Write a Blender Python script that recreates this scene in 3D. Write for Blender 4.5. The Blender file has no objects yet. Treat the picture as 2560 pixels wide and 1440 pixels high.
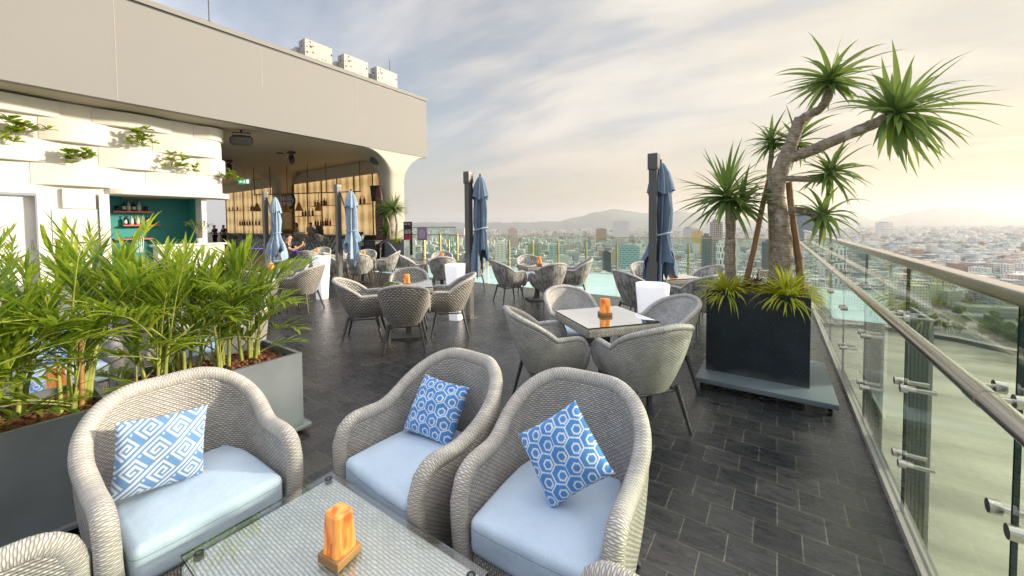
HAZE = 0.98e-4
SUN_E, SKY_N, SKY_C, EXPO = 2.6, 0.075, 0.70, 1.45
SKYSUN = [(0.05, (.70, .72, .80)), (0.33, (.40, .415, .45)), (0.55, (.46, .43, .395)), (0.72, (.50, .47, .42)), (0.93, (.53, .475, .375)), (1.0, (2.8, 2.4, 1.7))]  # last stop: unseen sky round the sun, raised to light the scene
SKYHOR = [(0.15, (.40, .40, .41)), (0.36, (.30, .285, .27)), (0.52, (.33, .29, .25)), (0.80, (.44, .35, .21)), (0.94, (.49, .375, .19)), (1.0, (1.6, 1.2, .65))]
SKYLOW = [(0.0, (1, 1, 1)), (0.07, (.85, .85, .85)), (0.24, (0, 0, 0))]
import bpy, bmesh, math, random
from math import sin, cos, pi, radians, sqrt, atan2
from mathutils import Vector, Matrix, Euler
random.seed(7)
R = random.uniform
SC = bpy.context.scene
COL = SC.collection

# ------------------------------------------------------------------ camera
FPX, CXP, H0 = 955.0, 1280.0, 1.6
YAW, PIT, ROL = radians(34.7), radians(2.0), 0.0088
CYP = 562 + FPX * math.tan(PIT)
_f = Vector((-sin(YAW) * cos(PIT), cos(YAW) * cos(PIT), -sin(PIT)))
_r0 = Vector((cos(YAW), sin(YAW), 0)); _u0 = _r0.cross(_f)
_r = _r0 * cos(ROL) - _u0 * sin(ROL); _u = _u0 * cos(ROL) + _r0 * sin(ROL)
EYE = Vector((0, 0, H0))
cam = bpy.data.cameras.new('camera'); camo = bpy.data.objects.new('camera', cam); COL.objects.link(camo)
camo.matrix_world = Matrix(((_r.x, _u.x, -_f.x, 0), (_r.y, _u.y, -_f.y, 0), (_r.z, _u.z, -_f.z, H0), (0, 0, 0, 1)))
cam.sensor_width = 36; cam.lens = 36 * FPX / 2560
cam.shift_y = (CYP - 720) / 2560; cam.clip_start = 0.02; cam.clip_end = 60000
SC.camera = camo
def ray(x, y): return _f + _r * ((x - CXP) / FPX) - _u * ((y - CYP) / FPX)
def at_z(x, y, z=0.0):
    d = ray(x, y); return EYE + d * ((z - H0) / d.z)
def at_x(x, y, X):
    d = ray(x, y); return EYE + d * (X / d.x)
def at_y(x, y, Y):
    d = ray(x, y); return EYE + d * (Y / d.y)
def at_d(x, y, D):
    return EYE + ray(x, y) * D

# ------------------------------------------------------------------ mesh builder
class MB:
    def __init__(s): s.v = []; s.f = []; s.m = []; s.uv = []; s.sm = []; s.col = None
    def add(s, vs, fs, mat=0, uvs=None, smooth=False):
        b = len(s.v); s.v += [tuple(p) for p in vs]
        for i, f in enumerate(fs):
            s.f.append(tuple(b + k for k in f)); s.m.append(mat); s.sm.append(smooth)
            s.uv.append(uvs[i] if uvs else None)
    def box(s, x0, x1, y0, y1, z0, z1, mat=0, M=None):
        vs = [Vector((x, y, z)) for z in (z0, z1) for y in (y0, y1) for x in (x0, x1)]
        if M: vs = [M @ v for v in vs]
        fs = [(0, 2, 3, 1), (4, 5, 7, 6), (0, 1, 5, 4), (2, 6, 7, 3), (0, 4, 6, 2), (1, 3, 7, 5)]
        dx, dy, dz = x1 - x0, y1 - y0, z1 - z0
        def q(a, b): return [(0, 0), (a, 0), (a, b), (0, b)]
        uv = [[(0, 0), (0, dy), (dx, dy), (dx, 0)], q(dx, dy), q(dx, dz), [(0, 0), (0, dz), (dx, dz), (dx, 0)],
              [(0, 0), (0, dz), (dy, dz), (dy, 0)], [(0, 0), (dy, 0), (dy, dz), (0, dz)]]
        s.add(vs, fs, mat, uv)
    def rbox(s, sx, sy, sz, r, c=(0, 0, 0), n=4, mat=0, M=None, warp=None):
        # rounded box, half sizes; each face a grid clamped to an inner box
        r = min(r, sx, sy, sz)
        def coords(h):
            k = [-h + r * (1 - cos(pi / 2 * i / n)) * 1.0 for i in range(n + 1)]
            a = [-1 + i / n for i in range(n + 1)]
            return k
        def gl(h):
            e = [-h - 0 + r * math.tan(pi / 4 * i / n) for i in range(n + 1)]
            mid = [-h + r + (2 * h - 2 * r) * i / 4 for i in range(1, 4)] if h > r * 1.01 else []
            return e + mid + [-x for x in reversed(e)]
        C = Vector(c)
        def pt(p):
            q = Vector((max(-sx + r, min(sx - r, p.x)), max(-sy + r, min(sy - r, p.y)), max(-sz + r, min(sz - r, p.z))))
            d = p - q
            if d.length > 1e-9: p = q + d.normalized() * r
            if warp: p = warp(p)
            p = p + C
            return M @ p if M else p
        G = [gl(sx), gl(sy), gl(sz)]; hs = (sx, sy, sz)
        for ax in range(3):
            a, b = (ax + 1) % 3, (ax + 2) % 3
            for sg in (-1, 1):
                ga, gb = G[a], G[b]; vs = []; uv = []
                for i in ga:
                    for j in gb:
                        p = Vector((0, 0, 0)); p[ax] = sg * hs[ax]; p[a] = i; p[b] = j; vs.append(pt(p)); uv.append((i, j))
                fs = []; us = []; nb = len(gb)
                for i in range(len(ga) - 1):
                    for j in range(nb - 1):
                        q = [i * nb + j, (i + 1) * nb + j, (i + 1) * nb + j + 1, i * nb + j + 1]
                        if sg < 0: q.reverse()
                        fs.append(tuple(q)); us.append([uv[k] for k in q])
                s.add(vs, fs, mat, us, True)
    def grid(s, P, mat=0, uv=None, smooth=True, closev=False):
        n, m = len(P), len(P[0]); vs = [p for row in P for p in row]; fs = []; us = [] if uv else None
        for i in range(n - 1):
            for j in range(m if closev else m - 1):
                j2 = (j + 1) % m
                fs.append((i * m + j, (i + 1) * m + j, (i + 1) * m + j2, i * m + j2))
                if uv:
                    a = uv[i][j]; b = uv[i + 1][j]
                    if j2: c, d = uv[i + 1][j2], uv[i][j2]
                    else:
                        st = uv[i][1][1] - uv[i][0][1] if m > 1 else 0
                        c = (uv[i + 1][j][0], uv[i + 1][j][1] + st); d = (uv[i][j][0], uv[i][j][1] + st)
                    us.append([a, b, c, d])
        s.add(vs, fs, mat, us, smooth)
    def tube(s, pts, rad, n=8, mat=0, cap=True, uv=False, sq=None):
        pts = [Vector(p) for p in pts]; L = len(pts)
        if not hasattr(rad, '__len__'): rad = [rad] * L
        t0 = (pts[1] - pts[0]).normalized()
        a = t0.cross(Vector((0, 0, 1)))
        if a.length < 1e-3: a = t0.cross(Vector((1, 0, 0)))
        a.normalize(); P = []; U = []; acc = 0; prev = None
        for i, p in enumerate(pts):
            t = (pts[min(i + 1, L - 1)] - pts[max(i - 1, 0)]).normalized()
            a = a - t * a.dot(t); a.normalize(); b = t.cross(a)
            if i: acc += (p - pts[i - 1]).length
            r = rad[i]; row = []; ur = []
            for k in range(n):
                th = 2 * pi * (k + (0.5 if n == 4 else 0)) / n
                row.append(p + (a * cos(th) + b * sin(th)) * r); ur.append((acc, k * 2 * pi * r / n))
            P.append(row); U.append(ur)
        s.grid(P, mat, U if uv else None, n > 4, True)
        if cap:
            s.add(P[0], [tuple(range(n))], mat); s.add(P[-1], [tuple(reversed(range(n)))], mat)
    def lathe(s, prof, n=16, c=(0, 0, 0), mat=0, fn=None, smooth=True, capt=False, capb=False):
        P = []
        for (r, z) in prof:
            row = []
            for k in range(n):
                th = 2 * pi * k / n; rr = r * (fn(th, z) if fn else 1)
                row.append(Vector((c[0] + rr * cos(th), c[1] + rr * sin(th), c[2] + z)))
            P.append(row)
        P2 = [[row[k] for k in range(n)] for row in P]
        s.grid([list(reversed(r)) for r in P2], mat, None, smooth, True)
        if capt: s.add(P2[-1], [tuple(range(n))], mat)
        if capb: s.add(P2[0], [tuple(reversed(range(n)))], mat)
    def build(s, name, mats, parent=None, loc=(0, 0, 0), rot=None):
        me = bpy.data.meshes.new(name); me.from_pydata(s.v, [], s.f)
        if not isinstance(mats, (list, tuple)): mats = [mats]
        for m in mats: me.materials.append(m)
        me.polygons.foreach_set('material_index', s.m); me.polygons.foreach_set('use_smooth', s.sm)
        if any(u is not None for u in s.uv):
            ul = me.uv_layers.new(name='UVMap'); flat = []
            for f, u in zip(s.f, s.uv):
                if u is None: flat += [0.0, 0.0] * len(f)
                else:
                    for a in u: flat += [a[0], a[1]]
            ul.data.foreach_set('uv', flat)
        if s.col:
            at = me.color_attributes.new('Col', 'FLOAT_COLOR', 'POINT'); fl = []
            for c in s.col: fl += [c[0], c[1], c[2], 1.0]
            at.data.foreach_set('color', fl)
        me.update(); me.validate(verbose=False)
        o = bpy.data.objects.new(name, me); COL.objects.link(o); o.location = loc
        if rot: o.rotation_euler = rot
        if parent: o.parent = parent
        return o

def tag(o, label, cat, group=None, kind=None):
    if label: o['label'] = label
    if cat: o['category'] = cat
    if group: o['group'] = group
    if kind: o['kind'] = kind
    return o
def thing(name, label, cat, loc=(0, 0, 0), rz=0.0, group=None):
    o = bpy.data.objects.new(name, None); COL.objects.link(o); o.location = loc; o.rotation_euler = (0, 0, rz)
    o.empty_display_size = 0.1
    return tag(o, label, cat, group)
def dup(root, loc, rz=0.0, label=None, group=None, scale=None):
    def cp(o, par):
        c = o.copy(); COL.objects.link(c)
        if par: c.parent = par
        for ch in o.children: cp(ch, c)
        return c
    c = cp(root, None); c.location = loc; c.rotation_euler = (0, 0, rz)
    if label: c['label'] = label
    if group: c['group'] = group
    if scale: c.scale = scale if hasattr(scale, '__len__') else (scale,) * 3
    return c
def struct(o): o['kind'] = 'structure'; return o
def rotm(axis, a): return Matrix.Rotation(a, 4, axis)
def T(x, y, z): return Matrix.Translation((x, y, z))

# ------------------------------------------------------------------ materials
class NT:
    def __init__(s, tree): s.t = tree
    def n(s, typ, ins=None, **props):
        nd = s.t.nodes.new(typ)
        for k, v in props.items(): setattr(nd, k, v)
        for k, v in (ins or {}).items():
            sk = nd.inputs[k]
            if isinstance(v, bpy.types.NodeSocket): s.t.links.new(v, sk)
            else: sk.default_value = v
        return nd
    def math(s, op, a, b=None, c=None):
        d = {0: a}
        if b is not None: d[1] = b
        if c is not None: d[2] = c
        return s.n('ShaderNodeMath', d, operation=op).outputs[0]
    def mix(s, f, a, b, blend='MIX'):
        return s.n('ShaderNodeMix', {0: f, 6: a, 7: b}, data_type='RGBA', blend_type=blend).outputs[2]
    def ramp(s, f, els, interp='LINEAR'):
        nd = s.n('ShaderNodeValToRGB', {0: f}); cr = nd.color_ramp; cr.interpolation = interp
        while len(cr.elements) < len(els): cr.elements.new(0.5)
        for e, (p, c) in zip(cr.elements, els): e.position = p; e.color = c4(c)
        return nd.outputs[0]
def c4(c): return (c[0], c[1], c[2], 1.0) if len(c) == 3 else tuple(c)
def newmat(name):
    m = bpy.data.materials.new(name); m.use_nodes = True; m.node_tree.nodes.clear()
    return m, NT(m.node_tree)
def out(t, sh): t.n('ShaderNodeOutputMaterial', {0: sh})
def pbsdf(t, **k):
    d = {}
    nm = dict(col='Base Color', rough='Roughness', metal='Metallic', spec='Specular IOR Level', normal='Normal', emit='Emission Color', es='Emission Strength', alpha='Alpha', sheen='Sheen Weight', coat='Coat Weight', trans='Transmission Weight')
    for a, v in k.items():
        if a in ('col', 'emit') and isinstance(v, tuple): v = c4(v)
        d[nm[a]] = v
    return t.n('ShaderNodeBsdfPrincipled', d).outputs[0]
def pm(name, col, rough=0.6, metal=0.0, spec=0.5, var=0.12, vs=3.0, bump=0.0, bs=40.0, es=0.0, coat=0.0, emit=None, stretch=None):
    m, t = newmat(name)
    co = t.n('ShaderNodeTexCoord').outputs['Object']
    if stretch: co = t.n('ShaderNodeMapping', {0: co, 3: stretch}).outputs[0]
    nz = t.n('ShaderNodeTexNoise', {'Vector': co, 'Scale': vs, 'Detail': 6.0, 'Roughness': 0.6}).outputs[0]
    lo = tuple(c * (1 - var) for c in col); hi = tuple(min(1, c * (1 + var)) for c in col)
    cc = t.ramp(nz, [(0.3, lo), (0.7, hi)])
    rr = t.math('MULTIPLY_ADD', nz, 0.2, rough - 0.1)
    k = dict(col=cc, rough=rr, metal=metal, spec=spec, coat=coat)
    if bump:
        nb = t.n('ShaderNodeTexNoise', {'Vector': co, 'Scale': bs, 'Detail': 4.0}).outputs[0]
        k['normal'] = t.n('ShaderNodeBump', {'Strength': bump, 'Distance': 0.01, 'Height': nb}).outputs[0]
    if es: k['es'] = es; k['emit'] = emit or col
    out(t, pbsdf(t, **k)); return m
def wick(name, pu, pv, c1, c2, dark, patch=0.25, bump=0.9, gap=0.26, tone=None):
    # woven strands laid out in the surface's own UV (metres)
    m, t = newmat(name)
    uv = t.n('ShaderNodeTexCoord').outputs['UV']
    wn = t.n('ShaderNodeTexNoise', {'Vector': uv, 'Scale': 22.0, 'Detail': 2.0}).outputs['Color']
    wv = t.n('ShaderNodeVectorMath', {0: wn, 1: (0.5, 0.5, 0.5)}, operation='SUBTRACT').outputs[0]
    wv = t.n('ShaderNodeVectorMath', {0: wv, 'Scale': pv * 0.45}, operation='SCALE').outputs[0]
    sp = t.n('ShaderNodeSeparateXYZ', {0: t.n('ShaderNodeVectorMath', {0: uv, 1: wv}, operation='ADD').outputs[0]})
    row = t.math('MULTIPLY', sp.outputs[1], 1 / pv); r = t.math('FLOOR', row); fv = t.math('FRACT', row)
    x = t.math('MULTIPLY_ADD', t.math('FLOORED_MODULO', r, 2.0), 0.5, t.math('MULTIPLY', sp.outputs[0], 1 / pu))
    over = t.math('MULTIPLY_ADD', t.math('COSINE', t.math('MULTIPLY', x, 2 * pi)), 0.5, 0.5)
    q = t.math('MULTIPLY_ADD', fv, 2.0, -1.0); prof = t.math('SUBTRACT', 1.0, t.math('MULTIPLY', q, q))
    stk = t.math('MULTIPLY_ADD', t.math('COSINE', t.math('MULTIPLY', sp.outputs[0], 4 * pi / pu)), 0.13, 0.87)
    hgt = t.math('MULTIPLY', t.math('MULTIPLY', prof, stk), t.math('MULTIPLY_ADD', over, 0.68, 0.32))
    cell = t.n('ShaderNodeCombineXYZ', {0: t.math('ROUND', x), 1: r, 2: 0.0}).outputs[0]
    wnz = t.n('ShaderNodeTexWhiteNoise', {'Vector': cell}, noise_dimensions='2D').outputs[0]
    strand = t.mix(wnz, c4(c1), c4(c2))
    col = t.mix(t.ramp(hgt, [(gap * .35, (0, 0, 0)), (gap + .22, (1, 1, 1))]), c4(dark), strand)
    nz = t.n('ShaderNodeTexNoise', {'Vector': uv, 'Scale': 9.0, 'Detail': 5.0}).outputs[0]
    g = t.ramp(nz, [(0.3, (1 - patch,) * 3), (0.7, (1 + patch * 0.4,) * 3)])
    col = t.mix(1.0, col, g, 'MULTIPLY')
    if tone:
        n2 = t.n('ShaderNodeTexNoise', {'Vector': t.n('ShaderNodeMapping', {0: uv, 3: (26.0, 7.0, 1.0)}).outputs[0], 'Scale': 1.0, 'Detail': 1.0}).outputs[0]
        col = t.mix(t.ramp(n2, [(0.45, (0, 0, 0)), (0.62, (1, 1, 1))]), col, t.mix(1.0, col, c4(tone), 'MULTIPLY'))
    bp = t.n('ShaderNodeBump', {'Strength': bump, 'Distance': pv * 0.6, 'Height': hgt}).outputs[0]
    out(t, pbsdf(t, col=col, rough=0.55, spec=0.35, normal=bp)); return m
def leafmat(name, ramp, trans=0.35, rough=0.4, tcol=(0.35, 0.5, 0.05)):
    m, t = newmat(name)
    rnd = t.n('ShaderNodeNewGeometry').outputs['Random Per Island']
    co = t.n('ShaderNodeTexCoord').outputs['Object']
    nz = t.n('ShaderNodeTexNoise', {'Vector': co, 'Scale': 14.0, 'Detail': 3.0}).outputs[0]
    f = t.math('ADD', t.math('MULTIPLY', rnd, 0.75), t.math('MULTIPLY', nz, 0.25))
    col = t.ramp(f, ramp)
    d = pbsdf(t, col=col, rough=rough, spec=0.5)
    tr = t.n('ShaderNodeBsdfTranslucent', {0: t.mix(0.5, col, c4(tcol))}).outputs[0]
    out(t, t.n('ShaderNodeMixShader', {0: trans, 1: d, 2: tr}).outputs[0]); return m
def glassmat(name, tint, refl=1.0, rough=0.0):
    m, t = newmat(name)
    tr = t.n('ShaderNodeBsdfTransparent', {0: c4(tint)}).outputs[0]
    gl = t.n('ShaderNodeBsdfGlossy', {0: (1, 1, 1, 1), 'Roughness': rough}).outputs[0]
    fr = t.n('ShaderNodeFresnel', {0: 1.5}).outputs[0]
    bf = t.n('ShaderNodeNewGeometry').outputs['Backfacing']
    f = t.math('MINIMUM', t.math('MULTIPLY', t.math('MULTIPLY', fr, refl), t.math('SUBTRACT', 1.0, bf)), .96)
    out(t, t.n('ShaderNodeMixShader', {0: f, 1: tr, 2: gl}).outputs[0]); return m

M_ = {}
M_['wick_lounge'] = wick('wicker_pale', 0.024, 0.0100, (0.65, 0.63, 0.595), (0.48, 0.465, 0.44), (0.13, 0.12, 0.11), 0.16, gap=.26)
M_['wick_rim'] = wick('wicker_rim', 0.034, 0.0070, (0.66, 0.64, 0.60), (0.50, 0.485, 0.455), (0.19, 0.18, 0.17), 0.16, bump=.42, gap=.26)
M_['wick_fine'] = wick('wicker_grey', 0.030, 0.0095, (0.78, 0.77, 0.74), (0.56, 0.555, 0.535), (0.18, 0.175, 0.17), 0.2, gap=.26)
M_['wick_check'] = wick('wicker_two_tone', 0.040, 0.022, (0.74, 0.70, 0.63), (0.56, 0.53, 0.48), (0.075, 0.072, 0.068), 0.12, gap=0.5)
M_['wick_patch'] = wick('wicker_weathered', 0.034, 0.014, (0.78, 0.76, 0.72), (0.52, 0.51, 0.49), (0.16, 0.155, 0.15), 0.2, gap=.22, tone=(0.45, 0.47, 0.45))
M_['wick_fine_rim'] = wick('wicker_grey_rim', 0.036, 0.0085, (0.70, 0.69, 0.66), (0.50, 0.495, 0.475), (0.17, 0.165, 0.16), 0.2, bump=.6, gap=.26)
m, t = newmat('cushion_blue'); co = t.n('ShaderNodeTexCoord').outputs['Object']
nz = t.n('ShaderNodeTexNoise', {'Vector': co, 'Scale': 6.0, 'Detail': 5.0}).outputs[0]
zz = t.n('ShaderNodeSeparateXYZ', {0: co}).outputs[2]
seam = t.math('LESS_THAN', t.math('ABSOLUTE', t.math('SUBTRACT', t.math('ADD', zz, t.math('MULTIPLY', nz, .006)), .396)), .0022)
wv = t.n('ShaderNodeTexNoise', {'Vector': co, 'Scale': 300.0, 'Detail': 2.0}).outputs[0]
col = t.mix(t.math('MULTIPLY', seam, .55), t.ramp(nz, [(.3, (.45, .565, .70)), (.7, (.53, .645, .775))]), (.16, .21, .28, 1))
col = t.mix(1.0, col, t.ramp(wv, [(.3, (.9,) * 3), (.7, (1.06,) * 3)]), 'MULTIPLY')
b1_ = t.n('ShaderNodeBump', {'Strength': .5, 'Distance': .025, 'Height': nz}).outputs[0]
b2_ = t.n('ShaderNodeBump', {'Strength': .3, 'Distance': .002, 'Height': wv, 'Normal': b1_}).outputs[0]
out(t, pbsdf(t, col=col, rough=.92, spec=.12, normal=b2_)); M_['cushion'] = m
M_['leg_metal'] = pm('dark_metal', (0.055, 0.06, 0.063), 0.45, metal=0.0, var=0.15, vs=10)
M_['planter_grey'] = pm('planter_grey_paint', (0.165, 0.195, 0.22), 0.42, var=0.13, vs=3.5, bump=0.04, bs=20)
M_['wood'] = pm('warm_wood', (0.36, 0.19, 0.07), 0.5, var=0.3, vs=6, stretch=(1, 1, 6))
M_['brushed'] = pm('brushed_steel', (0.56, 0.535, 0.495), 0.24, metal=1.0, var=0.04, vs=2.0)
M_['steel'] = pm('plain_steel', (0.55, 0.52, 0.47), 0.25, metal=1.0, var=0.03)
M_['brass'] = pm('brass_post', (0.55, 0.40, 0.20), 0.35, metal=0.7, var=0.1)
M_['copper_wood'] = pm('copper_wood', (0.23, 0.12, 0.05), 0.45, var=0.2)
M_['black'] = pm('black_plastic', (0.012, 0.012, 0.014), 0.45, var=0.2)
M_['white'] = pm('white_plaster', (0.70, 0.68, 0.635), 0.75, var=0.025, vs=1.3, bump=0.03, bs=30)
M_['beige'] = pm('fascia_beige', (0.225, 0.224, 0.224), 0.7, var=0.035, vs=0.7, bump=0.03, bs=60)
M_['ceil'] = pm('ceiling_beige', (0.50, 0.44, 0.35), 0.65, var=0.05, vs=0.8)
M_['column'] = pm('column_cream', (0.42, 0.395, 0.335), 0.6, var=0.03)
M_['teal'] = pm('teal_wall', (0.03, 0.27, 0.26), 0.6, var=0.1, vs=2)
M_['coral'] = pm('coral_shelf', (0.55, 0.12, 0.10), 0.5)
M_['glass'] = glassmat('railing_glass', (0.875, 0.945, 0.895), 1.25)
M_['glass_edge'] = pm('glass_edge_green', (0.006, 0.030, 0.024), 0.2, var=0.1)
M_['white_glow'] = pm('white_glow_plastic', (0.86, 0.86, 0.90), 0.4, var=0.01, es=0.16, emit=(0.95, 0.95, 1.0))
M_['umbrella'] = pm('umbrella_blue_shaded', (0.16, 0.225, 0.325), 0.9, spec=0.1, var=0.12, vs=5, bump=0.2, bs=90)  # parasol cloth in its shaded tone, shade mixed into the colour
M_['umbrella_pale_sunlit'] = pm('umbrella_blue_sunlit', (0.31, 0.42, 0.56), 0.9, spec=0.1, var=0.12, vs=5, bump=0.2, bs=90)  # same cloth with sunlight painted in as paler blue; also colours tie straps
M_['post'] = pm('post_grey', (0.085, 0.087, 0.088), 0.42, var=0.05)
M_['soil'] = pm('clay_pebble', (0.16, 0.065, 0.03), 0.85, var=0.4, vs=18)
m, t = newmat('dracaena_bark'); co = t.n('ShaderNodeTexCoord').outputs['Object']
nz = t.n('ShaderNodeTexNoise', {'Vector': co, 'Scale': 16.0, 'Detail': 8.0, 'Roughness': .7}).outputs[0]
rg = t.n('ShaderNodeTexWave', {'Vector': co, 'Scale': 11.0, 'Distortion': 6.0, 'Detail': 3.0, 'Detail Scale': 2.0}, bands_direction='Z').outputs[0]
pt = t.n('ShaderNodeTexNoise', {'Vector': co, 'Scale': 7.0, 'Detail': 3.0}).outputs[0]
col = t.ramp(t.math('ADD', t.math('MULTIPLY', nz, .92), t.math('MULTIPLY', rg, .08)), [(.3, (.085, .065, .05)), (.5, (.25, .205, .16)), (.7, (.42, .36, .29))])
col = t.mix(t.ramp(pt, [(.60, (0, 0, 0)), (.66, (.75, .75, .75))]), col, (.46, .45, .41, 1))
out(t, pbsdf(t, col=col, rough=.9, normal=t.n('ShaderNodeBump', {'Strength': .9, 'Distance': .012, 'Height': t.math('ADD', nz, t.math('MULTIPLY', rg, .18))}).outputs[0])); M_['bark'] = m
M_['bark2'] = pm('pole_bark', (0.28, 0.165, 0.10), 0.85, var=0.35, vs=8, bump=0.4, bs=25, stretch=(1, 1, .25))
M_['granite'] = None
M_['skin'] = pm('skin', (0.50, 0.30, 0.20), 0.5, var=0.05)
M_['hair'] = pm('black_hair', (0.01, 0.008, 0.007), 0.45)
M_['black_cloth'] = pm('black_cloth', (0.010, 0.010, 0.013), 0.9, var=0.2, vs=8)
M_['areca'] = leafmat('areca_leaf', [(0.0, (0.05, 0.12, 0.018)), (0.3, (0.12, 0.23, 0.025)), (0.65, (0.32, 0.43, 0.035)), (0.93, (0.46, 0.50, 0.05)), (1.0, (0.42, 0.30, 0.07))], 0.48, 0.35)
M_['areca_stem'] = pm('areca_stem', (0.30, 0.34, 0.08), 0.45, var=0.3, vs=14)
M_['dracaena'] = leafmat('dracaena_leaf', [(0.0, (0.06, 0.125, 0.035)), (0.5, (0.11, 0.20, 0.055)), (0.9, (0.20, 0.29, 0.065)), (1.0, (0.50, 0.33, 0.04))], 0.36, 0.4, (0.3, 0.4, 0.08))
M_['spider'] = leafmat('spider_leaf', [(0.0, (0.20, 0.30, 0.02)), (0.5, (0.45, 0.50, 0.03)), (1.0, (0.68, 0.64, 0.12))], 0.4, 0.4, (0.6, 0.6, 0.05))
M_['cordyline'] = leafmat('cordyline_leaf', [(0.0, (0.05, 0.012, 0.015)), (0.6, (0.12, 0.03, 0.03)), (1.0, (0.20, 0.07, 0.05))], 0.2, 0.4, (0.3, 0.05, 0.05))
M_['wallleaf'] = leafmat('wall_shrub_leaf', [(0.0, (0.10, 0.22, 0.012)), (0.5, (0.22, 0.36, 0.025)), (1.0, (0.48, 0.54, 0.05))], 0.35, 0.35, (0.5, 0.6, 0.05))
# ------------------------------------------------------------------ woven seats
def sst(a, b, x):
    x = max(0.0, min(1.0, (x - a) / (b - a))); return x * x * (3 - 2 * x)
def plan_u(W, D, y0, N):
    a, b = W / 2, D / 2 - y0; raw = []
    for i in range(20): raw.append((-a, -D / 2 + (y0 + D / 2) * i / 20))
    for i in range(81):
        th = pi - pi * i / 80; e = 0.86
        cx, sy = cos(th), sin(th)
        raw.append((a * math.copysign(abs(cx) ** e, cx), y0 + b * abs(sy) ** e))
    for i in range(1, 21): raw.append((a, y0 - (y0 + D / 2) * i / 20))
    acc = [0.0]
    for p, q in zip(raw, raw[1:]): acc.append(acc[-1] + math.dist(p, q))
    L = acc[-1]; res = []; k = 0
    for i in range(N + 1):
        s = L * i / N
        while k < len(acc) - 2 and acc[k + 1] < s: k += 1
        f = (s - acc[k]) / max(1e-9, acc[k + 1] - acc[k])
        res.append((raw[k][0] + (raw[k + 1][0] - raw[k][0]) * f, raw[k][1] + (raw[k + 1][1] - raw[k][1]) * f, s))
    o = []
    for i, (x, y, s) in enumerate(res):
        p, q = res[max(0, i - 1)], res[min(N, i + 1)]
        tx, ty = q[0] - p[0], q[1] - p[1]; l = sqrt(tx * tx + ty * ty)
        o.append((x, y, -ty / l, tx / l, s, abs(2 * s / L - 1), min(s, L - s)))
    return o
def basket(name, parent, W, D, y0, zb, ztf, off, th, rfront, m_shell, m_rim, rim_r, N=56, fin=0.1, zbf=None):
    pl = plan_u(W, D, y0, N); mb = MB(); P = []; U = []; top = []
    def zt(p):
        z = ztf(p[5]); d = p[6]
        if d < rfront: z = z - rfront + sqrt(max(0, rfront ** 2 - (rfront - d) ** 2))
        return z
    def pos(p, f, side):
        z0 = zbf(p[5]) if zbf else zb
        z = z0 + (zt(p) - z0) * f; o = off(p[5], f) + side
        return Vector((p[0] + p[2] * o, p[1] + p[3] * o, z))
    K = 9
    for p in pl:
        row = []; ur = []; acc = 0; last = None
        for side, fs in ((th / 2, [k / K for k in range(K + 1)]), (-th / 2, [1 - (1 - fin) * k / K for k in range(K + 1)])):
            for f in fs:
                q = pos(p, f, side)
                row.append(q); ur.append((p[4], q.z))
        P.append(row); U.append(ur); top.append(pos(p, 1, 0))
    mb.grid(P, 0, U)
    n = len(P[0])
    mb.add(P[0], [tuple(range(n))], 0, [[(0.0, q.z) for q in P[0]]]); mb.add(P[-1], [tuple(reversed(range(n)))], 0, [[(0.0, q.z) for q in reversed(P[-1])]])
    mb.build(name, m_shell, parent)
    a = [pos(pl[0], f / 8, 0) for f in range(8)]; b = [pos(pl[-1], f / 8, 0) for f in range(8)]
    path = a + top + list(reversed(b))
    r = MB(); Pn = []; Un = []; acc = 0
    r.tube(path, rim_r, 10, uv=True)
    # wrap strands around the roll: swap u and v
    r.uv = [[(q[1], q[0]) for q in u] if u else None for u in r.uv]
    r.build('rim', m_rim, parent)
    return pl
def lounge_chair(label, loc, rz):
    t = thing('lounge_armchair', label, 'armchair', loc, rz, 'wicker lounge armchairs with blue seat cushions')
    W, D = 0.70, 0.66
    zt = lambda tt: 0.565 + 0.02 * tt + 0.245 * (1 - sst(0.12, 0.74, tt))
    off = lambda tt, f: -0.055 * (1 - f) ** 2.2 + 0.055 * f * (1 - sst(0.1, 0.7, tt))
    basket('shell', t, W - 0.07, D - 0.05, 0.02, 0.09, zt, off, 0.06, 0.11, M_['wick_lounge'], M_['wick_rim'], 0.037, 64, 0.3)
    a = MB()
    a.rbox(0.265, 0.03, 0.085, 0.028, (0, -D / 2 + 0.06, 0.185), 3)
    a.build('front_apron', M_['wick_lounge'], t)
    b = MB(); b.rbox(0.25, 0.26, 0.07, 0.03, (0, 0.0, 0.19), 2); b.build('seat_base', M_['wick_lounge'], t)
    def warp(p):
        q = p.copy()
        if q.y > 0.0: q.x *= sqrt(max(0.05, 1 - (q.y / 0.42) ** 2.4))
        e = (1 - min(1, abs(q.x) / 0.27) ** 3) * (1 - min(1, abs(q.y) / 0.28) ** 3)
        if q.z > 0: q.z += 0.018 * e
        q.y -= 0.012 * max(0, -q.y) / 0.27 * (1 - (q.x / 0.27) ** 2)
        return q
    c = MB(); c.rbox(0.262, 0.275, 0.075, 0.032, (0, -0.04, 0.355), 4, warp=warp)
    c.build('seat_cushion', M_['cushion'], t)
    for sx in (-1, 1):
        for sy in (-1, 1):
            l = MB(); l.tube([(sx * 0.22, sy * 0.2, 0.14), (sx * 0.27, sy * 0.27 + 0.02, 0.0)], [0.02, 0.014], 8); l.build('leg', M_['leg_metal'], t)
    return t
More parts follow.
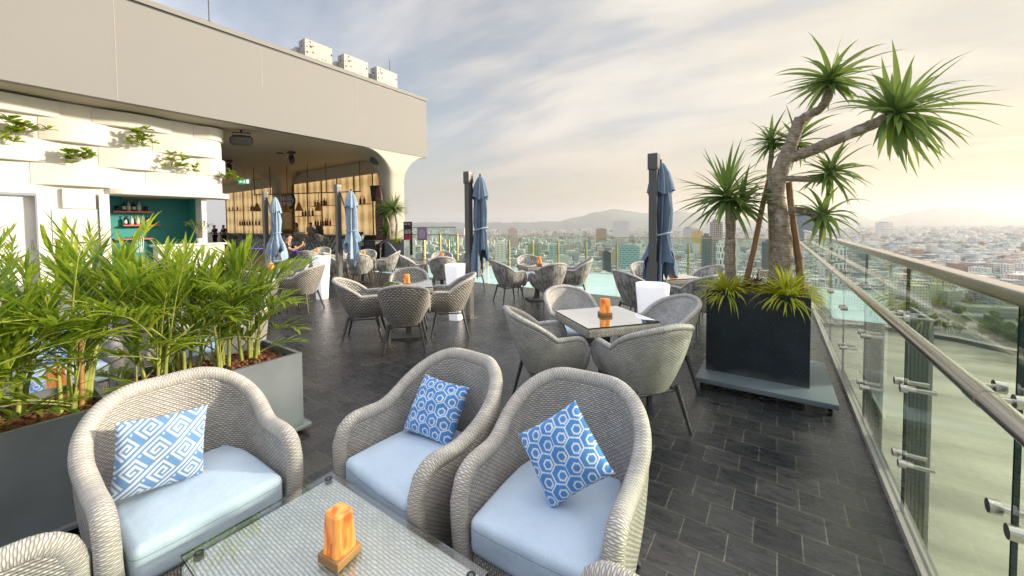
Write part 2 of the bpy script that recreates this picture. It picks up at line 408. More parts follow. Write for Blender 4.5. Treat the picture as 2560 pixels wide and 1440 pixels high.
def dining_proto(shell_m, rim_m):
    t = thing('dining_chair', 'x', 'chair')
    W, D = 0.56, 0.55
    zt = lambda tt: 0.625 + 0.03 * tt + 0.245 * max(0.0, 1 - (tt / 0.62) ** 1.7)
    off = lambda tt, f: -0.105 * (1 - f) ** 2.0 + 0.085 * f ** 1.3 * (1 - sst(0.1, 0.62, tt))
    zbf = lambda tt: 0.325 + 0.03 * tt
    basket('shell', t, W, D, -0.02, 0.37, zt, off, 0.032, 0.10, shell_m, rim_m, 0.024, 48, 0.12, zbf)
    s = MB()
    s.lathe([(0.02, 0.325), (0.13, 0.327), (0.19, 0.345), (0.21, 0.40), (0.02, 0.405)], 28, (0, -0.01, 0), fn=lambda th, z: 1 + 0.10 * abs(sin(2 * th)) ** 2)
    s.build('seat', shell_m, t)
    c = MB()
    c.lathe([(0.005, 0.41), (0.205, 0.412), (0.232, 0.43), (0.24, 0.455), (0.23, 0.485), (0.195, 0.498), (0.10, 0.506), (0.005, 0.508)], 28, (0, -0.03, 0), fn=lambda th, z: 1 + 0.07 * abs(sin(2 * th)) ** 2)
    c.build('seat_cushion', M_['cushion'], t)
    f = MB()
    for pts in ([(-.18, -.17, .32), (.18, -.17, .32)], [(-.18, .17, .32), (.18, .17, .32)], [(-.18, -.17, .32), (-.18, .17, .32)], [(.18, -.17, .32), (.18, .17, .32)]):
        f.tube(pts, 0.011, 6)
    f.build('seat_frame', M_['leg_metal'], t)
    for sx in (-1, 1):
        for sy in (-1, 1):
            l = MB(); l.tube([(sx * .18, sy * .17, .36), (sx * .25, sy * .25, 0.0)], [.019, .012], 8); l.build('leg', M_['leg_metal'], t)
    return t
def table_proto(rim_m):
    t = thing('dining_table', 'x', 'table')
    a = MB(); h = 0.35
    for k in range(4):
        a.rbox(h, 0.022, 0.038, 0.018, (0, 0, 0), 3, M=rotm('Z', k * pi / 2) @ T(0, -h + 0.02, 0.693))
    a.box(-h + .03, h - .03, -h + .03, h - .03, 0.67, 0.722)
    a.build('wicker_top', M_['tablecane'], t)
    g = MB(); g.box(-h + .004, h - .004, -h + .004, h - .004, 0.735, 0.745); g.m = [1 if i > 1 else 0 for i in range(6)]
    g.build('glass_top', [M_['tableglass'], M_['glass_edge']], t)
    for sx in (-1, 1):
        for sy in (-1, 1):
            d = MB(); d.lathe([(0.016, 0.0), (0.016, 0.012)], 12, (sx * .285, sy * .285, 0.7225), capt=True); d.build('spacer', M_['leg_metal'], t)
    c = MB(); c.box(-.04, .04, -.04, .04, 0.03, 0.66); c.build('column', M_['leg_metal'], t)
    p = MB(); p.rbox(.23, .23, .015, .006, (0, 0, .0151), 2); p.build('base_plate', M_['leg_metal'], t)
    return t
M_['tablecane'] = wick('table_cane', 0.030, 0.012, (0.52, 0.48, 0.42), (0.38, 0.36, 0.32), (0.10, 0.09, 0.085), 0.15)
M_['tableglass'] = glassmat('table_glass', (0.86, 0.93, 0.90), 8.0, 0.02)
M_['coffeeglass'] = glassmat('coffee_table_glass', (0.98, 0.995, 0.988), 3.4, 0.02)
m, t = newmat('salt_rock')
co = t.n('ShaderNodeTexCoord').outputs['Object']
nz = t.n('ShaderNodeTexNoise', {'Vector': t.n('ShaderNodeMapping', {0: co, 3: (14, 14, 7)}).outputs[0], 'Scale': 1.0, 'Detail': 5.0, 'Distortion': 1.2}).outputs[0]
cc = t.ramp(nz, [(0.36, (0.62, 0.13, 0.02)), (0.46, (0.85, 0.30, 0.06)), (0.62, (0.90, 0.42, 0.11)), (0.8, (0.92, 0.55, 0.22))])
out(t, pbsdf(t, col=cc, rough=0.42, emit=cc, es=0.10)); M_['salt'] = m
def salt_lamp(label, loc, rz=0.0, kind=0, s=1.0):
    t = thing('salt_lamp', label, 'lamp', loc, rz, 'orange salt rock lamps on the tables')
    b = MB(); b.rbox(.052 * s, .052 * s, .016 * s, .004, (0, 0, .016 * s), 2); b.build('wooden_base', M_['wood'], t)
    r = MB(); z0 = .0322 * s; h = (.145, .13, .15)[kind] * s; w0 = .043 * s; w1 = (.036, .037, .036)[kind] * s
    if kind == 2: tops = [h, h, .05 * s, .05 * s]
    else: tops = [h, h * .97, h * .94, h * .98]
    cs = [(-1, -1), (-1, 1), (1, 1), (1, -1)]; ch = 0.75
    rings = []
    for f in (0, .35, .8, .95, 1.0):
        row = []
        for k, (a, c) in enumerate(cs):
            n1 = cs[(k + 1) % 4]; p1 = cs[k - 1]
            w = w0 + (w1 - w0) * f - (0.005 * s if f == 1.0 else 0)
            zz = z0 + tops[k] * f
            j = 0.0012 * sin(7 * f + 3 * k)
            row.append(Vector((w * (a * .86 + p1[0] * .14), w * (c * .86 + p1[1] * .14) + j, zz)))
            row.append(Vector((w * (a * .86 + n1[0] * .14) + j, w * (c * .86 + n1[1] * .14), zz)))
        rings.append(row)
    r.grid([list(reversed(q)) for q in rings], 0, None, False, True); r.add(rings[-1], [tuple(reversed(range(8)))], 0)
    r.build('salt_rock', M_['salt'], t)
    return t
def coffee_table(label, loc, hx, hy, rz=0.0):
    t = thing('coffee_table', label, 'coffee table', loc, rz)
    a = MB(); zt = .395
    a.rbox(hx, hy, .05, .03, (0, 0, zt - .05), 4); a.build('wicker_top', M_['coffeecane'], t)
    g = MB(); g.box(-hx + .004, hx - .004, -hy + .004, hy - .004, .408, .417); g.m = [1 if i > 1 else 0 for i in range(6)]
    g.build('glass_top', [M_['coffeeglass'], M_['glass_edge']], t)
    for sx in (-1, 1):
        for sy in (-1, 1):
            d = MB(); d.lathe([(.004, 0), (.016, 0), (.016, .0102)], 14, (sx * (hx - .045), sy * (hy - .045), .397), capt=True); d.lathe([(.016, .0232), (.008, .0236), (.007, .021), (.001, .021)], 14, (sx * (hx - .045), sy * (hy - .045), .394)); d.build('spacer', M_['black'], t)
            l = MB(); l.box(sx * (hx - .07) - .02, sx * (hx - .07) + .02, sy * (hy - .07) - .02, sy * (hy - .07) + .02, 0, .30); l.build('leg', M_['leg_metal'], t)
    return t
M_['coffeecane'] = wick('coffee_cane', 0.034, 0.0125, (0.84, 0.85, 0.81), (0.70, 0.72, 0.68), (0.42, 0.45, 0.42), 0.12)
# ---- patterned pillows
BLUE, WHT = (0.085, 0.26, 0.60), (0.70, 0.77, 0.86)
def pat_hex(x, y, sc=14.5):
    x *= sc; y *= sc; rx, ry = 1.0, 1.7320508
    def md(a, b): return a - b * math.floor(a / b)
    ax, ay = md(x, rx) - rx / 2, md(y, ry) - ry / 2
    bx, by = md(x - rx / 2, rx) - rx / 2, md(y - ry / 2, ry) - ry / 2
    gx, gy = (ax, ay) if ax * ax + ay * ay < bx * bx + by * by else (bx, by)
    hd = lambda u, v: max(abs(u), abs(u) * .5 + abs(v) * .8660254)
    d = hd(gx, gy); e = hd(gx - .085, gy + .105)
    if d > .462: return WHT
    if e < .19: return BLUE
    if e < .28: return WHT
    return BLUE
KEY = ["############", "............", ".#########.#", ".#.......#..", ".#.#####.#..", ".#.#...#.#..", ".#.#.###.#..", ".#.#.....#..", ".#.#######..", "............"]
def pat_key(x, y, sc=118.0):
    u = (x + y) * .7071 * sc; v = (x - y) * .7071 * sc
    r = math.floor(v / 10); u2 = u + 6 * (r % 2)
    if r % 2: u2 = -u2
    return (0.60, 0.645, 0.70) if KEY[int(v) % 10 if v >= 0 else int(math.floor(v)) % 10][int(math.floor(u2)) % 12] == '#' else (0.12, 0.26, 0.50)
m, t = newmat('pillow_print')
ca = t.n('ShaderNodeAttribute', attribute_name='Col').outputs[0]
co = t.n('ShaderNodeTexCoord').outputs['Object']
nb = t.n('ShaderNodeTexNoise', {'Vector': co, 'Scale': 420.0, 'Detail': 2.0}).outputs[0]
col = t.mix(1.0, ca, t.ramp(nb, [(0.3, (.88,) * 3), (0.7, (1.05,) * 3)]), 'MULTIPLY')
out(t, pbsdf(t, col=col, rough=0.92, spec=0.1, sheen=0.2, normal=t.n('ShaderNodeBump', {'Strength': .35, 'Distance': .002, 'Height': nb}).outputs[0])); M_['pillow'] = m
def pillow(label, s, pat, N=110):
    o_v = []; mb = MB(); mb.col = []
    for side in (1, -1):
        P = []
        for i in range(N + 1):
            row = []
            for j in range(N + 1):
                x = -1 + 2 * i / N; y = -1 + 2 * j / N
                e = max(0, (1 - x * x) * (1 - y * y)) ** .42
                k = 1 - .055 * (1 - (x * y) ** 2) * (max(abs(x), abs(y)) ** 4)
                wr = .006 * sin(5 * x + 2 * y) * e + 0.004 * sin(9 * y - 4 * x) * e
                row.append(Vector((x * s / 2 * k, y * s / 2 * k, side * (.072 * e * s / .32 + .002) + wr)))
                mb.col.append(pat(x * s / 2, y * s / 2))
            P.append(row if side < 0 else row)
        if side < 0: P = list(reversed(P)); mb.col[-(N + 1) ** 2:] = [c for i in reversed(range(N + 1)) for c in mb.col[-(N + 1) ** 2:][i * (N + 1):(i + 1) * (N + 1)]]
        mb.grid(P)
    o = mb.build('throw_pillow', M_['pillow'])
    return tag(o, label, 'pillow', 'blue and white patterned throw pillows')
def place3(o, c, x, y, n):
    x, y = Vector(x).normalized(), Vector(y)
    n = x.cross(y).normalized(); y = n.cross(x)
    o.matrix_world = Matrix(((x.x, y.x, n.x, c[0]), (x.y, y.y, n.y, c[1]), (x.z, y.z, n.z, c[2]), (0, 0, 0, 1)))

# ------------------------------------------------------------------ parasols, lights
def umbrella(label, x, y, cx, cy, pal, seed, ctop=2.38, cbot=.86, h=2.5, wide=1.0, fl=1.0):
    rnd = random.Random(seed)
    t = thing('closed_parasol', label, 'parasol', (x, y, 0), 0, 'closed blue cantilever parasols')
    p = MB(); p.box(-.048, .048, -.048, .048, 0.006, h - .18); p.build('post', M_['post'], t)
    s = MB(); s.box(-.06, .06, -.06, .06, .80, 1.12); s.build('sleeve', M_['post'], t)
    c = MB(); c.rbox(.062, .062, .10, .006, (0, 0, h - .09), 2); c.build('post_cap', M_['post'], t)
    bp = MB(); bp.rbox(.10, .10, .006, .003, (0, 0, .0062), 2); bp.build('base_plate', M_['post'], t)
    st = MB(); st.tube([(0.05, .01, h - .12), (cx * .55, cy * .55, h - .55), (cx * .7, cy * .7, 1.55)], .012, 6); st.build('strut', M_['black'], t)
    pl = MB(); pl.tube([(cx, cy, 1.0), (cx, cy, ctop + .05)], .016, 8); pl.tube([(cx + .03, cy, .78), (cx + .02, cy, 1.5)], .01, 6); pl.tube([(cx - .02, cy + .03, .84), (cx - .01, cy + .02, 1.5)], .01, 6); pl.build('canopy_pole', M_['black'], t)
    Hh = ctop - cbot; n = 72; ph = rnd.random() * 6
    prof = [(0.0, .02), (.03, .055), (.10, .085), (.25, .12), (.42, .145), (.58, .14), (.64, .115), (.70, .145), (.82, .19 * fl), (.93, .22 * fl), (1.0, .235 * fl)]
    fold = [rnd.uniform(.45, 1.35) for _ in range(9)]
    def ring(f, r, th, amp):
        k = 8 * th / (2 * pi); i = int(k) % 8
        w = abs(sin(4 * th + ph + .5 * sin(3 * f + th)))
        return r * wide * (1 - amp * w ** .7 * fold[i] + .06 * sin(19 * th + 5 * f))
    P = []
    for f, r in prof:
        row = []
        for k in range(n):
            th = 2 * pi * k / n
            zz = ctop - Hh * f
            if f > .8: zz += (f - .8) / .2 * (.19 * sin(2 * th + ph) + .13 * sin(3 * th + 2 * ph) + .08 * sin(8 * th + ph))
            rr = ring(f, r, th, .58 if f > .05 else .1)
            row.append(Vector((cx + rr * cos(th) + .02 * sin(3 * f + ph) * f, cy + rr * sin(th), zz)))
        P.append(row)
    cn = MB(); cn.grid([list(reversed(q)) for q in reversed(P)], 0, None, True, True); cn.build('canopy', pal, t)
    P = []
    for f, r in [(0, .01), (.02, .05), (.1, .105), (.2, .145), (.27, .165)]:
        P.append([Vector((cx + ring(f, r, 2 * pi * k / n, .28) * cos(2 * pi * k / n), cy + ring(f, r, 2 * pi * k / n, .28) * sin(2 * pi * k / n), ctop + .015 - Hh * f + (f > .2) * .03 * sin(3 * 2 * pi * k / n + ph))) for k in range(n)])
    v = MB(); v.grid([list(reversed(q)) for q in reversed(P)], 0, None, True, True); v.build('vent_flap', pal, t)
    z = ctop - Hh * .64; k = MB()
    k.tube([(cx + .125 * wide * cos(a * pi / 12), cy + .125 * wide * sin(a * pi / 12), z + .03 * sin(a * pi / 12 + ph)) for a in range(25)], .013, 6); k.build('tie_strap', M_['umbrella_pale_sunlit'], t)
    return t
def light_planter(label, x, y, h=.92, r1=.165, r0=.105):
    mb = MB(); fn = lambda th, z: 1.0 / (abs(cos(th)) ** 3 + abs(sin(th)) ** 3) ** (1 / 3)
    pr = [(r0 * .5, .002), (r0, .004), (r0 * 1.02, .02)] + [(r0 + (r1 - r0) * f, h * f) for f in (.25, .5, .75, .97)] + [(r1 * .99, h - .004), (r1 * .94, h), (r1 * .90, h - .012), (.01, h - .014)]
    mb.lathe(pr, 40, (0, 0, 0), fn=fn)
    o = mb.build('light_planter', M_['white_glow'], None, (x, y, 0), (0, 0, radians(20)))
    return tag(o, label, 'planter light', 'tall glowing white tapered planters')
# ------------------------------------------------------------------ lounge set in front
# armchairs: local front is -Y
lounge_chair('wicker armchair with a greek key pillow, against the grey planters', (-2.21, 0.57, 0), radians(90))
lounge_chair('wicker armchair with a tilted hexagon pillow, nearer the planters than its twin', (-1.50, 1.36, 0), radians(-4))
lounge_chair('wicker armchair with a hexagon pillow balanced on its corner, nearest the glass railing', (-0.76, 1.45, 0), radians(4))
lounge_chair('wicker armchair seen only as one arm in the bottom left corner', (-1.66, -0.16, 0), radians(172))
lounge_chair('wicker armchair seen only as a rounded arm at the bottom edge, before the glass railing', (-0.17, 0.71, 0), radians(-93))
coffee_table('glass topped wicker coffee table in front of the three pillowed armchairs', (-1.275, 0.70, 0), 0.485, 0.29)
salt_lamp('orange salt lamp standing alone on the wicker coffee table', (-1.27, 0.735, .418), radians(8))
p = pillow('blue and white greek key pillow leaning in the armchair by the planters', .315, pat_key); place3(p, (-2.262, .483, .600), (.113, .988, -.106), (-.16, .104, .98), 0)
p = pillow('blue hexagon pillow leaning upright in the middle armchair', .31, pat_hex); place3(p, (-1.552, 1.485, .575), (.986, .148, -.082), (-.015, .56, .829), 0)
p = pillow('blue hexagon pillow standing on one corner in the armchair nearest the railing', .305, pat_hex); place3(p, (-.726, 1.42, .635), (.741, .37, .561), (-.56, .20, .78), 0)

# ------------------------------------------------------------------ dining groups
CH = [dining_proto(M_['wick_fine'], M_['wick_fine_rim']), dining_proto(M_['wick_check'], M_['wick_fine_rim']), dining_proto(M_['wick_patch'], M_['wick_fine_rim'])]
TB = table_proto(None); used = set()
GRP = 'wicker dining chairs around the glass topped tables'
def chair(kind, x, y, rz, label):
    if kind not in used:
        used.add(kind); o = CH[kind]; o.location = (x, y, 0); o.rotation_euler = (0, 0, rz); o['label'] = label; o['group'] = GRP
    else: o = dup(CH[kind], (x, y, 0), rz, label, GRP)
    if kind == 1: o.scale = (1.06, 1.06, 1.0)
    return o
def dining(c, ang, label, lamp, lk, lampoff, kind, chairs):
    x, y = c
    if 'tb' not in used:
        used.add('tb'); o = TB; o.location = (x, y, 0); o.rotation_euler = (0, 0, ang); o['label'] = label; o['group'] = 'square glass topped dining tables'
    else: dup(TB, (x, y, 0), ang, label, 'square glass topped dining tables')
    if lamp: salt_lamp(lamp, (x + lampoff[0], y + lampoff[1], .7455), ang + R(-.2, .2), lk)
    for (a, d, lab, *k) in chairs:
        da = radians(a); px, py = x + cos(da) * d, y + sin(da) * d
        tw = radians(k[0]) if k else R(-.08, .08)
        chair(kind, px, py, da - pi / 2 + tw, lab)
A = radians(51)
dining((-1.31, 3.39), A, 'wicker edged glass table nearest the grey planters and armchairs, beside the black planter', 'salt lamp on the dining table beside the black tree planter', 1, (0, .02), 0, [
    (51, .60, 'dining chair between the nearest dining table and the black tree planter, facing the camera'),
    (141, .62, 'dining chair behind the nearest dining table, its rounded inside back facing the camera'),
    (231, .58, 'dining chair seen from its side at the left of the nearest dining table'),
    (-37, .56, 'dining chair with its woven back to the camera, behind the armchair with the cornered pillow')])
dining((-4.42, 3.70), radians(48), 'glass table with two tone chairs between the areca planters and the third parasol post', 'salt lamp on the table with the two tone checked chairs', 1, (.05, -.06), 1, [
    (48, .60, 'two tone checked chair on the right of its table, against a parasol post'),
    (138, .62, 'two tone checked chair on the far side of its table behind the salt lamp'),
    (232, .60, 'two tone checked chair on the left of its table, its arm turned to the camera'),
    (-44, .60, 'two tone checked chair showing its full rounded back to the camera')])
dining((-4.20, 7.0), radians(52), 'glass table at the pool edge in front of the city view, clear of the parasols', 'salt lamp on the poolside table in front of the white city blocks', 0, (.04, .02), 2, [
    (30, .80, 'weathered chair to the right of the poolside table, tilted against the pool water'),
    (135, .66, 'weathered chair behind the poolside table, its top just above the glass'),
    (238, .66, 'weathered chair to the left of the poolside table, its side against the pool'),
    (-42, .78, 'weathered chair with its back to the camera at the poolside table', 10)])
dining((-1.42, 6.55), radians(50), 'glass table behind the tallest parasol post and the black planter', 'wedge shaped salt lamp on the table behind the parasol nearest the railing', 2, (.05, .02), 2, [
    (52, .64, 'weathered chair behind the spider plants, farthest at the table by the black planter'),
    (133, .64, 'weathered chair behind the blue parasol canopy nearest the railing'),
    (232, .62, 'weathered patchy chair left of the white planter nearest the railing'),
    (-38, .60, 'weathered patchy chair tucked against the left side of the black tree planter')])
dining((-7.0, 6.95), radians(48), 'glass table in front of the purple sign and pool corner', 'salt lamp on the table below the purple sign', 1, (.0, .02), 2, [
    (35, .85, 'weathered chair half hidden behind the third parasol post'),
    (135, .64, 'weathered chair behind the salt lamp below the purple sign'),
    (230, .66, 'weathered chair in profile between pool handrail and the third parasol'),
    (-42, .62, 'weathered chair with broad back to the camera left of the middle white planter')])
dining((-9.62, 6.45), radians(49), 'glass table just right of the second parasol post, before the bar', 'salt lamp on the table before the black box and bar front', 1, (.0, .05), 2, [
    (48, .66, 'weathered chair in profile right of its table, below the pool handrail'),
    (138, .66, 'weathered chair behind the table before the bar, facing the camera with pale cushion'),
    (228, .64, 'weathered chair just right of the second parasol post, arm towards the camera'),
    (-40, .62, 'weathered chair with its broad back to the camera beside the second parasol post')])
dining((-12.25, 6.55), radians(50), 'glass table of the man in the black shirt', 'salt lamp with white napkins on the table of the man in black', 1, (-.05, .05), 2, [
    (45, .62, 'sunlit chair right of the seated man\'s table, behind the second parasol'),
    (140, .66, 'chair behind the salt lamp and plate at the seated man\'s table'),
    (205, 1.38, 'chair in which the man in the black shirt sits', -55),
    (-45, .66, 'chair with its back to the camera at the seated man\'s table')])
dining((-7.95, 3.32), radians(52), 'glass table half hidden behind the areca palm fronds', 'salt lamp seen between the palm fronds near the first parasol', 1, (.0, .05), 1, [
    (35, .64, 'sunlit checked chair in front of the white planter light near the palms'),
    (125, .68, 'checked chair behind the palms facing the camera with its inside lit'),
    (235, .68, 'checked chair hidden among the palm fronds near the first parasol'),
    (-45, .64, 'checked chair with its back to the camera behind the palm tips')])
dining((-10.6, 1.9), radians(48), 'glass table deep behind the areca palms', None, 0, (0, 0), 0, [
    (45, .64, 'grey chair deep behind the palms on the pool side of its table'),
    (135, .66, 'grey chair deep behind the palms facing the camera'),
    (-45, .64, 'grey chair deep behind the palms with its back to the camera')])

# table litter on the man's table
o = MB(); o.lathe([(.01, 0), (.09, .004), (.12, .018), (.122, .02), (.09, .01), (.01, .008)], 20); tag(o.build('snack_plate', M_['white'], None, (-12.05, 6.42, .7455)), 'white plate of snacks on the seated man\'s table', 'plate')
o = MB(); o.rbox(.09, .05, .045, .01, (0, 0, .045), 2); tag(o.build('napkin_holder', M_['white'], None, (-12.5, 6.62, .7455), (0, 0, .5)), 'white napkin holder beside the salt lamp on the seated man\'s table', 'napkin holder')

umbrella('closed sunlit blue parasol half behind the palm fronds, farthest left', -11.45, 4.75, .23, .155, M_['umbrella_pale_sunlit'], 1, 2.40, .86, 2.55, 1.0, 1.25)
umbrella('closed sunlit blue parasol in front of the bar bottles, standing clear of the palms', -8.32, 4.98, .27, .16, M_['umbrella_pale_sunlit'], 2, 2.40, 1.02, 2.55, 1.0, 1.1)
umbrella('closed blue parasol with a white strap standing against the open sky and pool', -4.33, 4.96, .17, .11, M_['umbrella'], 3, 2.42, 1.02, 2.5, .92, .9)
umbrella('closed blue parasol nearest the railing, its dark post in front of the cloth', -1.27, 4.96, .055, .12, M_['umbrella'], 4, 2.36, .95, 2.46, 1.05, 1.0)
light_planter('glowing white tapered planter behind the sunlit checked chair near the palms', -8.22, 4.5, .95)
light_planter('glowing white tapered planter beside the third parasol post', -4.45, 4.74, .95)
light_planter('glowing white tapered planter in front of the parasol post nearest the railing', -1.13, 4.38, .93, .18)
# ------------------------------------------------------------------ terrace, pool, railings
m, t = newmat('slate_tiles')
co = t.n('ShaderNodeTexCoord').outputs['Object']
mp = t.n('ShaderNodeMapping', {0: co, 1: (0.08, 0.0, 0)}).outputs[0]
br = t.n('ShaderNodeTexBrick', {'Vector': mp, 'Color1': (0.017, 0.020, 0.026, 1), 'Color2': (0.045, 0.046, 0.051, 1), 'Mortar': (0.125, 0.115, 0.10, 1), 'Scale': 1.0,
        'Mortar Size': 0.0028, 'Mortar Smooth': 0.25, 'Bias': -0.1, 'Brick Width': 0.207, 'Row Height': 0.2}, offset=0.5)
n1 = t.n('ShaderNodeTexNoise', {'Vector': t.n('ShaderNodeMapping', {0: co, 3: (7, 26, 1)}).outputs[0], 'Scale': 1.0, 'Detail': 8.0, 'Roughness': .65, 'Distortion': .8}).outputs[0]
n2 = t.n('ShaderNodeTexNoise', {'Vector': co, 'Scale': 1.1, 'Detail': 4.0}).outputs[0]
n3 = t.n('ShaderNodeTexNoise', {'Vector': co, 'Scale': 48.0, 'Detail': 3.0}).outputs[0]
col = t.mix(1.0, br.outputs[0], t.ramp(n1, [(.25, (.5, .5, .53)), (.55, (1, 1, 1)), (.75, (1.9, 1.8, 1.65))]), 'MULTIPLY')
col = t.mix(t.ramp(n2, [(.48, (0, 0, 0)), (.78, (.45, .45, .45))]), col, (0.08, 0.073, 0.067, 1))
col = t.mix(t.ramp(n3, [(.66, (0, 0, 0)), (.76, (.35, .35, .35))]), col, (0.22, 0.20, 0.18, 1))
h = t.math('ADD', t.math('MULTIPLY', n1, .6), t.math('MULTIPLY', t.math('SUBTRACT', 1.0, br.outputs[1]), .5))
rg = t.math('MULTIPLY_ADD', n1, .42, .08)
out(t, pbsdf(t, col=col, rough=rg, spec=.62, normal=t.n('ShaderNodeBump', {'Strength': .8, 'Distance': .008, 'Height': h}).outputs[0])); M_['tile'] = m
fl = MB()
fl.box(-46, .60, -9, 8.2, -.45, 0); fl.box(-46, -11.9, 8.2, 15.2, -.45, 0); fl.box(.34, .60, 8.2, 12.3, -.45, 0)
struct(fl.build('terrace_floor', M_['tile']))
m, t = newmat('pool_water')
co = t.n('ShaderNodeTexCoord').outputs['Object']
nz = t.n('ShaderNodeTexNoise', {'Vector': t.n('ShaderNodeMapping', {0: co, 3: (1, 2.2, 1)}).outputs[0], 'Scale': 2.2, 'Detail': 4.0}).outputs[0]
out(t, pbsdf(t, col=t.ramp(nz, [(.3, (.40, .66, .68)), (.7, (.52, .76, .77))]), rough=.06, spec=.5, normal=t.n('ShaderNodeBump', {'Strength': .12, 'Distance': .03, 'Height': nz}).outputs[0]))
w = MB(); w.box(-11.9, .34, 8.2, 12.0, -.40, -.035); o = struct(w.build('pool_water', m))
e = MB(); e.box(-11.9, .34, 12.0, 12.12, -.5, -.02); struct(e.build('pool_edge_floor', pm('pool_edge', (.45, .5, .48), .5)))
k = MB(); k.box(.545, .606, -4, 12.2, 0.001, .045); tag(k.build('rail_channel', pm('channel_grey', (.36, .34, .31), .5)), 'pale metal channel along the foot of the terrace glass railing', 'kerb')
JY = [-1.69, -.56] + [.57 + 1.13 * i for i in range(11)]
g = thing('glass_railing', 'glass railing with square top rail and round handrail along the right terrace edge', 'railing', (.575, 0, 0))
for i in range(len(JY) - 1):
    p = MB(); p.box(-.006, .006, JY[i] + .005, JY[i + 1] - .005, .046, 1.363); p.m = [1, 1, 1, 1, 0, 0]; p.build('glass_panel', [M_['glass'], M_['glass_edge']], g)
tr = MB(); tr.rbox(.028, 6.9, .021, .004, (0, 5.1, 1.384), 2); tr.build('top_rail', M_['brushed'], g)
hr = MB(); hr.tube([(-.125, -2, 1.14), (-.125, 3, 1.14), (-.125, 11.75, 1.14)], .0245, 14); hr.build('handrail', M_['brushed'], g)
for y in (1.52, 4.6, 7.7):
    s = MB(); s.tube([(-.125, y - .04, 1.14), (-.125, y + .04, 1.14)], .0268, 14); s.build('handrail_sleeve', M_['brushed'], g)
for y in JY:
    for dy in (-.06, .06):
        for z in (.33, .73):
            s = MB(); s.tube([(-.034, y + dy, z), (-.007, y + dy, z)], .021, 12); s.tube([(-.03, y + dy, z), (.10, y + dy, z)], .011, 10); s.build('standoff', M_['steel'], g)
        s = MB(); s.tube([(-.03, y + dy, 1.10), (-.007, y + dy, 1.10)], .02, 12); s.tube([(-.125, y + dy, 1.118), (-.10, y + dy, 1.10), (-.02, y + dy, 1.10)], .008, 8); s.build('handrail_bracket', M_['steel'], g)
cl = pm('cladding_dark', (.36, .37, .32), .5, var=.15, stretch=(4, 4, .3))
for i, (y0, y1, z1, lab) in enumerate([(3.45, 3.90, .98, 'dark cladding fin outside the railing, nearer the camera'), (4.75, 5.45, .92, 'dark cladding fin outside the railing, by the black planter trolley')]):
    f = MB(); f.box(.80, .82, y0, y1, -6, z1)
    for j in range(5): f.box(.796, .80, y0 + .02 + j * (y1 - y0) / 5, y0 + .07 + j * (y1 - y0) / 5, -6, z1 - .02)
    tag(f.build('cladding_fin', cl), lab, 'fin', 'dark cladding fins outside the glass railing')
g = thing('pool_glass_railing', 'low glass railing with brass posts along the far pool edge', 'railing', (0, 12.2, 0))
px = [-11.9 + 1.084 * i for i in range(12)]
for i, x in enumerate(px):
    x1 = px[i + 1] if i < 11 else .55
    p = MB(); p.box(x + .005, x1 - .005, -.006, .006, -.5, 1.15); p.m = [1, 1, 0, 0, 1, 1]; p.build('glass_panel', [M_['glass'], M_['glass_edge']], g)
    s = MB(); s.box(x - .03, x + .03, .06, .11, -1.0, .98); s.tube([(x - .07, .085, .55), (x + .07, .085, .55)], .012, 6); s.tube([(x - .07, .085, .05), (x + .07, .085, .05)], .012, 6); s.build('brass_post', M_['brass'], g)
tr = MB(); tr.box(-11.9, .55, -.012, .012, 1.152, 1.176); tr.build('top_rail', M_['brass'], g)
g = thing('corner_glass_railing', 'taller glass railing with dark rails behind the purple sign', 'railing', (0, 13.5, 0))
for i in range(4):
    x = -17.2 + i * 1.15
    p = MB(); p.box(x + .005, x + 1.145, -.006, .006, -.3, 1.5); p.m = [1, 1, 0, 0, 1, 1]; p.build('glass_panel', [M_['glass'], M_['glass_edge']], g)
    s = MB(); s.box(x + 1.11, x + 1.18, .06, .12, -.4, 1.18); s.build('brass_post', M_['brass'], g)
for z in (1.5, 1.12):
    tr = MB(); tr.box(-17.2, -12.6, -.022, .022, z, z + .03); tr.build('dark_rail', M_['leg_metal'], g)

# ------------------------------------------------------------------ plants helpers
def leaf(mb, c, d, L, w, droop, roll=0.0, seg=6, fold=.25, mat=0, wmax=.35, curl=0.0):
    c = Vector(c); d = Vector(d).normalized()
    side = d.cross(Vector((0, 0, 1)))
    if side.length < .05: side = Vector((cos(roll * 9), sin(roll * 9), 0))
    side.normalize(); side = Matrix.Rotation(roll, 3, d) @ side
    rows = []; prev = c; p = c.copy(); dd = d.copy()
    for i in range(seg + 1):
        s = i / seg
        ww = w * (min(1, .35 + s / wmax * .65) if s < wmax else max(.02, (1 - ((s - wmax) / (1 - wmax)) ** 1.8)))
        up = side.cross(dd).normalized()
        rows.append((p - side * ww / 2 + up * ww * fold, p.copy(), p + side * ww / 2 + up * ww * fold))
        dd = (dd + Vector((0, 0, -1)) * droop / seg * (.4 + 1.2 * s) + side * curl / seg).normalized()
        p = p + dd * L / seg
    mb.grid(rows, mat)
